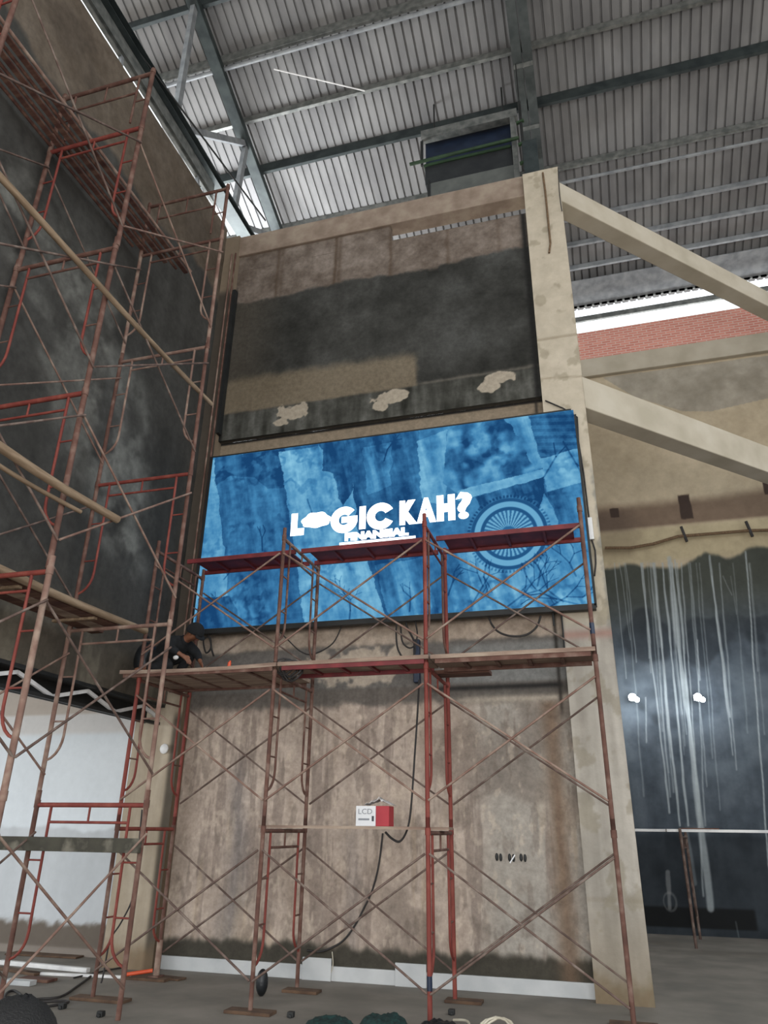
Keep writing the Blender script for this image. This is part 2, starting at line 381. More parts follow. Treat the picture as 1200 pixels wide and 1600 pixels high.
def paint_pillar(X, Z):
    n = fbm(X, Z, 1.3, 5, 41); n2 = fbm(X, Z, 7, 4, 42); st = fbm(X*7, Z*.6, 1.2, 4, 43)
    c = np.zeros(X.shape+(3,))+np.array([178, 168, 150.])+((n-.5)*22)[..., None]+((n2-.5)*16)[..., None]
    low = sst(4.4, 4.0, Z)
    c = mixc(c, np.array([160, 154, 144.])+((st-.5)*46)[..., None]+((n-.5)*30)[..., None], low)
    c = mixc(c, (134, 122, 104), sst(1.2, .2, Z)*.5)
    c = mixc(c, (104, 88, 66), sst(.35, .05, Z+(n2-.5)*.3)*.7)
    c = mixc(c, (128, 126, 118), sst(.2, .26, X+(n2-.5)*.16)*sst(6.6, 6.2, Z)*sst(3.6, 4.0, Z)*.8)
    c = mixc(c, (150, 118, 108), np.exp(-((Z-4.05)/.06)**2)*.8)
    c = mixc(c, (112, 100, 80), np.exp(-((Z-8.75)/.02)**2)*.5+np.exp(-((Z-8.0+.1*X)/.015)**2)*.4+np.exp(-((Z-1.0)/.015)**2)*.3)
    c = mixc(c, (120, 112, 92), sst(.62, .7, fbm(X, Z, 4, 4, 45))*.35)
    return c
def paint_side(Y, Z): return paint_pillar(Y-9.6, Z)
painted_grid('trim_2', m_pillar, 1, YP, -.36, .25, 0, 12.32, 40, 500, paint_pillar, back=.62, disp=.02)['kind'] = 'structure'

# corner pillar on the left (whole below, only a strip above the left wall)
def paint_lpillar(X, Z):
    n = fbm(X, Z, 1.3, 5, 51); n2 = fbm(X, Z, 6, 4, 52); st = fbm(X*7, Z*.6, 1.2, 4, 53)
    c = np.zeros(X.shape+(3,))+np.array([158, 146, 128.])+((n-.5)*30)[..., None]+((st-.5)*40)[..., None]
    c = mixc(c, (120, 106, 90), sst(3.4, 3.8, Z)*.8)
    c = mixc(c, (52, 47, 41), sst(-6.03, -5.95, X)*sst(3.3, 3.1, Z)*.7)
    c = mixc(c, (40, 38, 36), sst(3.6, 4.2, Z)*sst(11.1, 10.9, Z)*.6)
    c = mixc(c, (110, 90, 68), sst(.4, .1, Z+(n2-.5)*.3)*.6)
    return c
painted_grid('trim_3', m_pillar, 1, YP+.02, -6.62, -5.86, 0, 12.36, 60, 420, paint_lpillar, back=.6, disp=.015)['kind'] = 'structure'

# left wall: dark coated, bare at the top
def paint_left(Y, Z):
    n = fbm(Y, Z, .7, 5, 61); n2 = fbm(Y, Z, 4, 4, 62); st = fbm(Y*3, Z*.5, 1.2, 4, 63)
    c = np.zeros(Y.shape+(3,))+np.array([62, 61, 58.])+((n-.5)*34)[..., None]+((st-.5)*20)[..., None]
    # trowelled grey sweeps running down to the right
    s = Z+.95*(Y-6.2)
    for s0, wd, amp, sd in ((7.6, .55, .5, 64), (8.4, .5, .45, 65), (9.2, .35, .3, 66), (6.9, .3, .3, 67)):
        c = mixc(c, (128, 128, 122), min(1, amp*1.7)*np.exp(-((s-s0-(n-.5)*2.4)/wd)**2)*sst(.35, .7, fbm(Y, Z, 2.2, 5, sd))*sst(9.6, 8.6, Z)*sst(8.9, 8.2, Y))
    c = mixc(c, (92, 84, 72), sst(4.6, 3.6, Z+(n-.5)*1.2)*.7)
    c = mixc(c, (120, 114, 100), sst(.6, .72, fbm(Y*3, Z*.7, 1.2, 4, 68))*sst(4.4, 3.6, Z)*.5)
    lim = 10.9+(fbm(Y, Y*0, .8, 3, 69)-.5)*.9+(n2-.5)*.14
    c = mixc(c, np.array([92, 82, 71.])+((n-.5)*40)[..., None]+((n2-.5)*26)[..., None], sst(lim-.07, lim+.07, Z))
    c = mixc(c, (74, 66, 58), sst(.55, .7, fbm(Y, Z, 1.1, 4, 70))*sst(lim, lim+.1, Z)*.5)
    return c
painted_grid('wall_left', m_darkwall, 0, XW, -6.0, 9.62, 3.34, 12.58, 560, 380, paint_left, back=.3, disp=.02)['kind'] = 'structure'

# white painted wall of the hall beyond the opening
def paint_white(X, Z):
    n = fbm(X, Z, .9, 5, 71); n2 = fbm(X, Z, 4, 4, 72); st = fbm(X*4, Z*.5, 1.2, 4, 73)
    c = np.zeros(X.shape+(3,))+np.array([206, 212, 216.])+((n-.5)*14)[..., None]
    lim = 1.66+(fbm(X, X*0, 3, 3, 74)-.5)*.16
    c = mixc(c, np.array([186, 190, 193.])+((st-.5)*18)[..., None], sst(lim+.03, lim-.03, Z))
    c = mixc(c, (196, 192, 188), sst(3.0, 3.1, Z)*.8)
    c = mixc(c, (176, 166, 156), sst(3.34, 3.38, Z))
    c = mixc(c, (92, 82, 72), sst(.42, .34, Z+(n2-.5)*.22)*.9)
    c = mixc(c, (150, 142, 134), sst(.12, .08, Z)*.6)
    return c
painted_grid('wall_left_hall', m_white, 1, 10.25, -15.5, -6.5, 0, 4.4, 260, 200, paint_white, back=.25)['kind'] = 'structure'
MB().box((-15.5, -6, 4.4), (-6.45, 10.5, 4.6)).build('ceiling_left_hall', m_conc_red)['kind'] = 'structure'

# far wall at the right
drips = []
rd = random.Random(11)
for (x0, y0, x1, y1, wd, al) in [
    (1045,872,1110,1420,.16,.75),(1035,880,1075,1290,.05,.8),(1020,880,1062,1290,.045,.8),(1000,880,1047,1270,.035,.75),
    (1055,875,1095,1290,.04,.7),(1065,880,1100,1400,.03,.6),(960,880,978,1060,.018,.6),(968,880,985,1000,.012,.5),(978,880,994,1035,.015,.55),
    (1108,868,1140,1120,.06,.7),(1112,900,1145,1180,.03,.6),(1165,862,1212,1500,.035,.8),(1130,900,1144,930,.012,.4),(1008,1090,1010,1160,.03,.6),
    (1073,1290,1093,1300,.2,.1),(1090,1000,1101,1290,.03,.5),(1072,1300,1085,1380,.1,.35),(1150,1440,1175,1560,.02,.3),(1141,900,1150,960,.01,.3)]:
    a = at(x0, y0, 1, 16.1); b = at(x1, y1, 1, 16.1); drips.append(((a[0], a[2]), (b[0], b[2]), wd, al))
def paint_far(X, Z):
    n = fbm(X, Z, .8, 5, 81); n2 = fbm(X, Z, 3.5, 5, 82); st = fbm(X*5, Z*.35, 1.1, 4, 83)
    c = np.zeros(X.shape+(3,))+np.array([176, 162, 138.])+((n-.5)*28)[..., None]+((n2-.5)*14)[..., None]
    # grey patched plaster under the beam
    pg = poly(X, Z, [(.9, 12.1), (4.75, 12.05), (4.45, 10.9), (3.2, 10.75), (2.6, 10.85), (1.6, 11.4)])
    c = mixc(c, np.array([150, 144, 132.])+((n2-.5)*40)[..., None], pg*.85)
    # dark brown band of the recessed ledge, painted on the flat wall
    c = mixc(c, (108, 90, 76), sst(8.75, 8.45, Z+(n-.5)*.3)*sst(7.95, 8.05, Z)*.85)
    c = mixc(c, (92, 78, 68), sst(1.5, .9, X+(n2-.5)*.5)*sst(8.6, 8.3, Z)*sst(7.2, 7.5, Z)*.7)
    for cx, cz, rx, rz in ((2.3, 8.42, .12, .28), (4.1, 8.72, .14, .2), (.78, 8.42, .1, .12)):
        c = mixc(c, (62, 50, 44), sst(1.1, .9, np.maximum(abs(X-cx)/rx, abs(Z-cz)/rz)+(n2-.5)*.5))
    c = mixc(c, (176, 164, 132), sst(8.05, 7.9, Z)*sst(7.1, 7.25, Z)*.6)
    # black coated lower wall
    lim = 7.18+(fbm(X, X*0, 2, 4, 84)-.5)*.35-.1*np.cos((X-1.4)*1.3)
    dk = np.zeros(X.shape+(3,))+np.array([68, 76, 84.])+((n2-.5)*40)[..., None]+((st-.5)*26)[..., None]
    dk = mixc(dk, (66, 68, 58), sst(5.2, 6.8, Z)*.8)
    dk = mixc(dk, (104, 114, 122), sst(.5, .68, fbm(X, Z, .7, 4, 85))*.55*sst(2.2, 3.2, Z)*sst(6, 5, Z))  # bluish haze around the lamps, painted as paler patches
    dk = mixc(dk, (28, 33, 37), sst(1.78, 1.6, Z)*.55)
    dk = mixc(dk, (28, 33, 38), sst(.55, .65, fbm(X, Z, .9, 3, 86))*.5)
    c = mixc(c, dk, sst(lim+.06, lim-.06, Z))
    c = mixc(c, (16, 18, 19), sst(.48, .42, Z)*sst(2.35, 2.28, X)*sst(.10, .14, Z)*.9)
    rq = random.Random(21); extra = []
    for q_ in range(26):
        px_ = rq.uniform(1000, 1100) if q_ < 18 else rq.uniform(960, 1200); L_ = rq.uniform(120, 420)
        a = at(px_, 880, 1, 16.1); b = at(px_+L_*.085, 880+L_, 1, 16.1); extra.append(((a[0], a[2]), (b[0], b[2]), rq.uniform(.02, .035), rq.uniform(.25, .5)))
    for a, b, wd, al in drips+extra:
        wob = (fbm(X*0+a[0]*7, Z, 1.2, 3, 87)-.5)*.05
        d = segd(X+wob, Z, a, b); wv = wd*.36*(.5+.9*vn(X*3, Z*1.6, 88))
        c = mixc(c, (158, 166, 168), al*sst(wv+.012, wv*.5, d)*sst(7.6, 7.1, Z))
    ax = at(1045, 1395, 1, 16.1)     # faint paint splash
    d = np.abs(np.hypot((X-ax[0])/.11, (Z-ax[2]+.15)/.15)-1); c = mixc(c, (120, 122, 122), .5*sst(.25, .05, d+(n2-.5)*.3))
    d = segd(X, Z, (ax[0]+.03, ax[2]+.35), (ax[0]-.02, ax[2]-.25)); c = mixc(c, (140, 142, 142), .6*sst(.05, .02, d+(n2-.5)*.04))
    return c
painted_grid('wall_far_right', painted('streaked far plaster', amt=.14, ns_scale=5, bump=.15, rough=.8), 1, 16.1, -.4, 8.6, 0, 12.62, 640, 760, paint_far, back=.3, disp=.01)['kind'] = 'structure'
MB().box((-.4, 15.98, 12.12), (8.6, 16.4, 12.64)).build('trim_4', m_conc, bevel=.02)['kind'] = 'structure'
MB().box((-.4, 16.08, 12.60), (8.6, 16.3, 13.52)).build('wall_far_right_brick', m_brick)['kind'] = 'structure'
MB().bar((-.4, 16.2, 14.03), (8.6, 16.2, 14.03), .06, .15).build('trim_5', m_steel)['kind'] = 'structure'
# closing strip with a row of gaps under the sheet ribs
cs = MB()
x = -.4
while x < 8.5:
    cs.box((x, 16.1, 14.36), (x+.135, 16.13, 14.55)); x += .19
cs.box((-.4, 16.1, 14.36), (8.6, 16.13, 14.42))
cs.box((-.4, 16.1, 14.49), (8.6, 16.13, 14.56))
cs.build('trim_6', m_steel)['kind'] = 'structure'
MB().hexa([(-.4, 15.42, 14.66), (8.6, 15.42, 14.66), (8.6, 16.12, 14.40), (-.4, 16.12, 14.40), (-.4, 15.42, 14.68), (8.6, 15.42, 14.68), (8.6, 16.12, 14.43), (-.4, 16.12, 14.43)]).build('trim_7', m_gsteel)['kind'] = 'structure'
# right side and rear enclosure of the hall
MB().box((8.6, -8, 0), (8.9, 16.4, 4.5)).build('wall_right', m_conc_red)['kind'] = 'structure'
MB().box((8.6, 12.5, 4.5), (8.9, 16.4, 14.0)).build('wall_right_upper', m_conc_red)['kind'] = 'structure'
# back side of the screen wall closes the far hall on its left
MB().box((-.40, 10.22, 0), (-.2, 16.1, 12.0)).build('wall_far_side', m_conc_red)['kind'] = 'structure'

# diagonal concrete beams from the pillar to the far wall
def beam45(z0, z1, name):
    d = Vector((1, 1, 0)).normalized(); s = Vector((1, -1, 0)).normalized()*.16
    p = Vector((.12, 9.72, 0)); q = p+d*9.0
    if q.y > 16.05: q = p+d*((16.05-p.y)/d.y)
    vs = [p-s+Vector((0,0,z0)), p+s+Vector((0,0,z0)), q+s+Vector((0,0,z0)), q-s+Vector((0,0,z0)), p-s+Vector((0,0,z1)), p+s+Vector((0,0,z1)), q+s+Vector((0,0,z1)), q-s+Vector((0,0,z1))]
    o = MB().hexa(vs).build(name, m_conc, bevel=.015); o['kind'] = 'structure'
beam45(11.55, 11.98, 'trim_8')
beam45(7.44, 7.99, 'trim_9')

# roof: corrugated sheets falling away from the camera
RA = 20.9; RS = .394
def rz(y): return RA-RS*y
def corrug(name, x0, x1, y0, y1, zf):
    per = .19; xs = []; x = x0
    while x < x1:
        xs += [(x, 0), (x+.142, 0), (x+.150, .042), (x+.182, .042)]; x += per
    ys = np.linspace(y0, y1, 2); vs = []; fs = []; n = len(xs)
    for y in ys:
        for (xx, h) in xs: vs.append((xx, y, zf(y)+h))
    for i in range(n-1): fs.append((i, i+1, n+i+1, n+i))
    top = len(vs)
    for y in ys:
        for (xx, h) in xs: vs.append((xx, y, zf(y)+h+.004))
    for i in range(n-1): fs.append((top+i+n, top+n+i+1, top+i+1, top+i))
    mb = MB(); mb.add(vs, fs); o = mb.build(name, m_sheet); o['kind'] = 'structure'; return o
corrug('ceiling', -8.6, 9.2, 0.0, 16.35, rz)
corrug('ceiling_rear_slope', -8.6, 9.2, -8.0, 0.0, lambda y: RA+RS*y)

# skirting tiles
MB().box((-5.86, YB-.035, 0), (-.36, YB-.001, .155)).build('baseboard_back', m_tile, bevel=.004)['kind'] = 'structure'
for x, lb in ((-3.85, 'square white tile standing against the skirting, left one of the two loose tiles'), (-2.66, 'square white tile standing against the skirting, right one of the two loose tiles')):
    o = MB().box((x, YB-.065, 0), (x+.38, YB-.04, .24)).build('wall_tile', m_tile, bevel=.004)
    tag(o, lb, 'tile', 'loose white tiles at the foot of the wall')

# ================================================================== ROOF STEEL
def roofpt(x, y, off=-.02): return Vector((x, y, rz(y)+off))
def purlin(y, h, label, mt=m_steel, x0=-8.4, x1=8.8, w_=.07, off=0):
    z = rz(y)-h/2-.005-off
    o = MB().chan((x0, y, z), (x1, y, z), w_, h, .006).build('roof_purlin', mt)
    tag(o, label, 'roof purlin', 'steel purlins under the roof sheets'); return o
ty = lambda t: 19.2/(t+RS)
for t, h, lb, mt in ((1.95, .2, 'steel purlin under the roof sheets, first one along the top edge of the photo', m_dsteel),
                 (1.70, .24, 'deep steel purlin under the roof, second from the top of the photo', m_steel),
                 (1.458, .16, 'steel roof purlin, third from the top of the photo', m_steel),
                 (1.295, .26, 'deepest dark purlin running left from above the hanging dark unit', m_dsteel),
                 (1.11, .16, 'steel purlin just above the top beam of the screen wall', m_steel),
                 (.982, .12, 'slim pale purlin crossing above the upper diagonal beam', m_gsteel),
                 (.924, .12, 'slim pale purlin, second from the far eave', m_gsteel),
                 (.873, .12, 'last purlin before the bright sheets at the far eave', m_gsteel)):
    y = ty(t)
    if t < 1: purlin(y, h, lb, mt, x0=-.1)
    else: purlin(y, h, lb, mt)
for t, off, r_, mt, x0, x1, lb in ((1.652, .32, .045, m_gsteel, -8, 8.5, 'thin round pipe under the second purlin'), (1.065, .25, .038, m_gsteel, -.1, 8.5, 'bright round pipe running under the roof right of the pillar top')):
    y = 19.2/(t+RS); z = 1.7+t*y
    y2 = (19.2-off)/(t+RS); z2 = 1.7+t*y2
    o = MB().tube([(x0, y2, z2), (x1, y2, z2)], r_, 10).build('roof_pipe', mt); tag(o, lb, 'pipe')
# hangers for the pipes
# rafter over the pillar: two channels with a gap
rf = thing('roof_rafter', 'dark double steel rafter rising from the pillar top along the roof slope', 'rafter', (-.22, 9.9, rz(9.9)-.5))
y0, y1 = 14.6, 3.0
m_raft = mat('dull grey rafter steel', (58,64,64), (80,85,84), scale=5, rough=.55, metal=.3, bump=.05)
for k, xx in enumerate((-.29, -.07)):
    MB().chan((xx, y0, rz(y0)-.32), (xx, y1, rz(y1)-.32), .19, .26, .01, flip=(1 if k else -1)).build('channel', m_raft, rf)
pl = MB()
for i in range(10):
    y = y0-.7-i*1.15; pl.box((-.38, y-.05, rz(y)-.48), (.02, y+.05, rz(y)-.455))
pl.build('batten_plate', m_steel, rf)
MB().box((-.32, 9.66, 12.3), (-.06, 9.95, 13.2)).bar((-.2, 9.8, 13.1), (-.2, 12.2, rz(12.2)-.42), .22, .2).build('bracket', m_dsteel, rf)

# left truss: horizontal bottom chord, sloping top chord, grey web members
tr = thing('roof_truss', 'dark steel truss above the left wall, with grey web members', 'truss', (-6.64, 9.9, 13.9))
XT = -6.62
MB().chan((XT, 13.9, 14.0), (XT, -1.0, 14.0), .30, .2, .012, flip=1).build('bottom_chord', m_dsteel, tr)
MB().chan((XT, 14.2, rz(14.2)-.38), (XT, 2.0, rz(2.0)-.38), .24, .18, .012, flip=-1).build('top_chord', m_dsteel, tr)
nodes_b = [12.4, 10.35, 8.1, 5.6, 3.0]; nodes_t = [13.2, 11.35, 9.2, 6.9, 4.2]
webs = [((12.9), 'b', 11.9, 't')]
wb = []
seq = [('t', 7.95), ('b', 8.15), ('t', 10.45), ('b', 10.7), ('t', 12.6)]
pts = {'t': lambda y: Vector((XT, y, rz(y)-.42)), 'b': lambda y: Vector((XT, y, 14.05))}
for (k1, ya), (k2, yb) in (((('t', 8.05)), ('b', 8.1)), (('b', 8.35), ('t', 10.6)), (('t', 10.65), ('b', 10.5)), (('b', 10.9), ('t', 12.8))):
    MB().bar(pts[k1](ya), pts[k2](yb), .13, .1, (1,0,0)).build('web', m_gsteel, tr)
# eave rail on top of the left wall
o = MB().chan((-6.52, 9.6, 13.40), (-6.52, -2, 13.40), .06, .14, .01).bar((-6.60, 9.6, 13.72), (-6.60, -2, 13.72), .04, .40).build('eave_rail', m_steel); tag(o, 'grey steel rail lying along the top of the left wall', 'rail')
for y in (8.9, 6.4, 3.9):
    MB().bar((-6.40, y, 12.5), (-6.52, y, 13.36), .06, .06, (1,0,0)).build('bracket', m_gsteel, o)

# thin rods under the roof
for a, b, r_, mt, lb in (
    (at(428, 108, 2, 16.3), at(570, 142, 2, 16.0), .014, m_wsteel, 'thin white rod hanging slantwise below the roof sheets'),
    (at(178, 30, 2, 14.3), at(415, 345, 2, 12.9), .018, m_black, 'thin dark rod crossing in front of the left truss')):
    o = MB().tube([a, b], r_, 6).build('tie_rod', mt); tag(o, lb, 'rod')

# hanging dark unit above the screen wall
hv = thing('ventilation_unit', 'dark boxed unit hung under the roof above the screen wall, left of the pillar', 'ventilation unit', (-1.45, 10.9, 12.8))
MB().box((-2.34, 10.62, 13.75), (-.56, 10.95, 14.30)).build('dark_housing', m_dark, hv, bevel=.01)
MB().box((-2.22, 10.60, 13.28), (-.52, 10.95, 13.74)).build('grey_base', m_louv, hv, bevel=.01)
MB().box((-2.36, 10.80, 14.31), (-.56, 11.1, 15.30)).build('navy_panel', m_navy, hv)
MB().bar((-2.40, 10.62, 15.12), (-.40, 10.62, 15.12), .16, .22).build('top_rail', m_steel, hv); MB().bar((-.50, 10.62, 13.3), (-.50, 10.62, 15.0), .16, .1, (1,0,0)).build('upright', m_steel, hv); MB().bar((-2.40, 10.62, 14.3), (-2.40, 10.62, 15.0), .05, .05, (1,0,0)).build('upright', m_black, hv); MB().bar((-2.26, 10.58, 12.8), (-2.26, 10.58, 13.8), .04, .04, (1,0,0)).build('upright', m_black, hv)
MB().box((-2.36, 10.60, 14.24), (-.58, 10.80, 14.31)).build('shelf_lip', m_green, hv)
MB().tube([(-2.62, 10.45, 14.22), (-.40, 10.45, 14.26)], .035, 8).build('green_pole', m_green, hv)
for x in (-2.2, -.7):
    MB().tube([(x, 11.0, 15.0), (x, 11.0, rz(11.0)-.02)], .02, 6).build('hanger', m_black, hv)
MB().ball((-1.45, 10.90, 14.52), .05).build('lamp_cap', m_wsteel, hv)
dl = thing('drop_ladder_pole', 'dark vertical pole with short pegs beside the pillar top', 'pole', (-.36, 10.3, 13.2))
MB().tube([(-.33, 10.4, 13.3), (-.33, 10.4, 15.2)], .03, 8).build('pole', m_black, dl)
for z in (13.5, 14.0, 14.6):
    MB().bar((-.42, 10.4, z), (-.12 if z < 13.7 else -.27, 10.38, z+.02), .05, .05).build('peg', m_green, dl)
MB().tube([(-.33, 10.4, 15.2), (-.33, 10.4, rz(10.4)-.01)], .012, 6).build('hanger_rod', m_black, dl)

# ================================================================== LED SCREEN
SX0, SX1, SZ0, SZ1, YS = -5.77, .09, 4.38, 7.34, 9.44
def P(px, py):
    a = at(px, py, 1, YS); return (a[0], a[2])
def paint_screen(X, Z):
    n = fbm(X, Z, 1.4, 5, 101); n2 = fbm(X, Z, 6, 4, 102); st = fbm(X*5+Z*1.1, Z*.8, 1.2, 5, 103); rg = 1-np.abs(2*fbm(X, Z, 2.4, 5, 104)-1)
    L = np.full(X.shape, .42)
    def put(pts, v, a=1.0, tx=0.0):
        nonlocal L
        wx = X+(n2-.5)*.10; wz = Z+(n-.5)*.12
        m = poly(wx, wz, [P(*p) for p in pts])*a; L = L*(1-m)+(v+tx*(st-.5))*m
    put([(325,720),(338,718),(362,990),(300,992)], .72)
    put([(336,715),(445,700),(482,985),(362,992)], .34, 1, .3)
    put([(336,715),(445,700),(452,760),(420,765),(398,745),(360,742),(338,760)], .14, 1, .3)
    put([(310,940),(360,930),(385,990),(300,995)], .12, 1, .5)
    put([(436,705),(548,688),(560,840),(608,972),(478,985),(445,760)], .74, 1, .4)
    put([(500,690),(550,685),(552,770),(535,790),(520,740),(505,735)], .25, 1, .7)
    put([(545,686),(655,672),(668,960),(606,972),(560,840)], .22, 1, .5)
    put([(565,700),(612,690),(612,760),(575,775)], .42, 1, .8)
    put([(585,885),(665,872),(668,962),(610,970)], .5, 1, .7)
    put([(652,690),(702,670),(706,740),(690,790),(660,785)], .66, 1, .4)
    put([(700,665),(790,655),(835,700),(850,735),(720,775),(695,755)], .38, 1, .0)
    fm = poly(X, Z, [P(*p) for p in [(700,665),(800,652),(835,700),(850,735),(720,775),(692,755)]])
    sw = np.sin((fbm(X, Z, 1.1, 4, 110)*26)+X*3)*.5+.5
    L = L*(1-fm)+(.10+.62*sw*(.6+.5*n)+.1*n2)*fm
    put([(788,655),(828,650),(850,730),(838,735),(812,690)], .7, 1, .3)
    put([(825,652),(895,643),(906,700),(846,716)], .3, 1, .2)
    pm = poly(X, Z, [P(*p) for p in [(825,652),(895,643),(906,700),(846,716)]])
    L = L-pm*.12*(np.sin((Z+.12*X)*55) > .2)
    put([(846,716),(906,700),(912,752),(855,768)], .74, 1, .2)
    put([(855,768),(912,752),(918,830),(870,812)], .4, 1, .5)
    put([(716,768),(850,732),(853,744),(718,784)], .8, 1)
    put([(742,778),(850,745),(852,780),(838,800),(760,830)], .24, 1, .9)
    put([(850,770),(870,812),(865,840),(840,800)], .78, 1)
    put([(672,860),(925,845),(932,950),(670,965)], .66, 1, .35)
    put([(672,860),(730,858),(740,960),(672,965)], .5, 1, .5)
    n5 = fbm(X, Z, 11, 4, 120); hz = fbm(X*.7, Z*9, 1.5, 4, 121); L = L+(n-.5)*.20+(n2-.5)*.22+(st-.5)*.42+(n5-.5)*.34+(hz-.5)*.14-.22*sst(.80, .95, 1-np.abs(2*fbm(X, Z, 3.2, 4, 122)-1))*sst(.45, .6, n)
    # engraved rosette
    cx, cz = P(795, 833); R = np.hypot((X-cx)/.52, (Z-cz)/.52); th = np.arctan2(Z-cz, X-cx)
    ring = lambda a, b: sst(a-.02, a+.01, R)*sst(b+.02, b-.01, R)
    inside = sst(1.05, 1.0, R)
    L = L*(1-inside)+.55*inside
    L = L*(1-ring(.92, 1.02))+.12*ring(.92, 1.02)
    L = L*(1-ring(.76, .92))+(.78)*ring(.76, .92)
    L = L*(1-ring(.66, .76))+.14*ring(.66, .76)
    spokes = (np.sin(th*34) > .0).astype(float)
    L = L*(1-ring(.22, .66))+(.30+.5*spokes)*ring(.22, .66)
    L = L-.35*sst(1.14, 1.10, R)*sst(1.02, 1.06, R)*(np.sin(th*70) > 0)
    L = np.where(R < .2, .25, L)
    # dark twig like strokes
    r = random.Random(5)
    def twig(p, ang, ln, wd, depth):
        nonlocal L
        q = (p[0]+math.cos(ang)*ln, p[1]+math.sin(ang)*ln)
        d = segd(X, Z, p, q); L -= .34*sst(wd, wd*.3, d)
        if depth > 0:
            for _ in range(2): twig(q, ang+r.uniform(-.9, .9), ln*r.uniform(.6, .85), wd*.75, depth-1)
    for (px, py, an, ln, dp) in [(545,978,1.5,.22,3),(540,930,2.2,.15,2),(840,915,1.3,.2,3),(880,940,2.4,.25,3),(900,900,1.9,.2,3),(740,940,1.0,.25,3),(790,950,.6,.3,3),(860,948,.5,.25,3),(700,930,1.2,.2,2),(815,880,-1.3,.2,2),(330,970,1.4,.2,2),(350,905,.9,.2,1),(410,860,1.7,.2,2),(640,955,1.5,.2,2),(905,945,2.8,.3,3),(760,880,-1.8,.2,2),(880,690,-1.2,.4,1),(850,745,1.0,.35,1),(600,720,1.3,.2,2),(480,780,-1.2,.25,1)]:
        twig(P(px, py), an, ln, .018, dp)
    L = np.clip(L, 0, 1)
    dk = np.array([26, 72, 120.]); md = np.array([72, 142, 192.]); lt = np.array([146, 210, 240.])
    c = np.where((L < .5)[..., None], dk+(md-dk)*(L*2)[..., None], md+(lt-md)*((L-.5)*2)[..., None])
    return c
def emis(name, k, vcol=False, color=(1,1,1,1)):
    m = bpy.data.materials.new(name); m.use_nodes = True; n = m.node_tree; n.nodes.clear()
    o = n.nodes.new('ShaderNodeOutputMaterial'); e = n.nodes.new('ShaderNodeEmission'); e.inputs['Strength'].default_value = k
    n.links.new(e.outputs[0], o.inputs[0])
    if vcol:
        a = n.nodes.new('ShaderNodeVertexColor'); a.layer_name = 'Col'; n.links.new(a.outputs['Color'], e.inputs['Color'])
    else: e.inputs['Color'].default_value = color
    return m
m_scr = emis('lit screen picture', .86, True)
m_logo = emis('lit white lettering', 3.0, color=(.92, .97, 1, 1))
scr = thing('led_screen', 'large lit blue video wall showing white lettering over a collage, mounted on the back wall', 'screen', ((SX0+SX1)/2, YS, SZ0))
painted_grid('display', m_scr, 1, YS, SX0+.02, SX1-.02, SZ0+.03, SZ1-.02, 760, 384, paint_screen, scr, back=.02)
fr = MB(); fr.box((SX0-.035, YS-.005, SZ0-.03), (SX0+.018, YS+.10, SZ1)); fr.box((SX1-.018, YS-.005, SZ0), (SX1+.012, YS+.10, SZ1-.1)); fr.box((SX0-.035, YS-.005, SZ0-.045), (SX1, YS+.10, SZ0+.028)); fr.box((SX0, YS+.0, SZ1-.018), (SX1-.05, YS+.10, SZ1+.005)); fr.box((SX0+.02, YS+.025, SZ0+.03), (SX1-.02, YS+.10, SZ1-.02))
fr.build('cabinet_frame', m_black, scr)
# lettering
def text_bbox(name, s, x0, x1, z0, z1, y, m, parent, bold=0.0, ext=.002):
    c = bpy.data.curves.new(name, 'FONT'); c.body = s; c.size = 1; c.offset = bold; c.extrude = .5; c.resolution_u = 3
    o = bpy.data.objects.new(name, c); COL.objects.link(o)
    bpy.context.view_layer.update()
    me = bpy.data.meshes.new_from_object(o.evaluated_get(bpy.context.evaluated_depsgraph_get()))
    bpy.data.objects.remove(o)
    n_ = len(me.vertices); co = np.empty(n_*3); me.vertices.foreach_get('co', co); co = co.reshape(-1, 3)
    mn = co.min(0); mx = co.max(0)
    out = np.empty_like(co)
    out[:, 0] = x0+(co[:, 0]-mn[0])/(mx[0]-mn[0])*(x1-x0)
    out[:, 2] = z0+(co[:, 1]-mn[1])/(mx[1]-mn[1])*(z1-z0)
    out[:, 1] = y-(co[:, 2]-mn[2])/(mx[2]-mn[2])*ext
    me.vertices.foreach_set('co', out.ravel()); me.update(); me.materials.clear(); me.materials.append(m)
    ob = bpy.data.objects.new(name, me); COL.objects.link(ob); ob.parent = parent; ob.matrix_parent_inverse = parent.matrix_world.inverted()
    return ob
YL = YS-.002
for s, x0, x1, z0, z1, bo in (('L', -4.26, -4.04, 5.77, 6.14, .09), ('I', -3.16, -3.06, 5.77, 6.14, .09), ('K', -2.54, -2.27, 5.77, 6.16, .10), ('A', -2.28, -1.99, 5.77, 6.17, .10), ('H', -1.98, -1.71, 5.77, 6.18, .10), ('?', -1.70, -1.46, 5.77, 6.20, .045)):
    text_bbox('letter', s, x0, x1, z0, z1, YL, m_logo, scr, bo)
def flat_poly(name, pts, mt, parent, y=YL):
    mb = MB(); n_ = len(pts)
    mb.add([(x, y-.002, z) for x, z in pts]+[(x, y, z) for x, z in pts], [tuple(range(n_))]+[(i, n_+i, n_+(i+1) % n_, (i+1) % n_) for i in range(n_)])
    return mb.build(name, mt, parent)
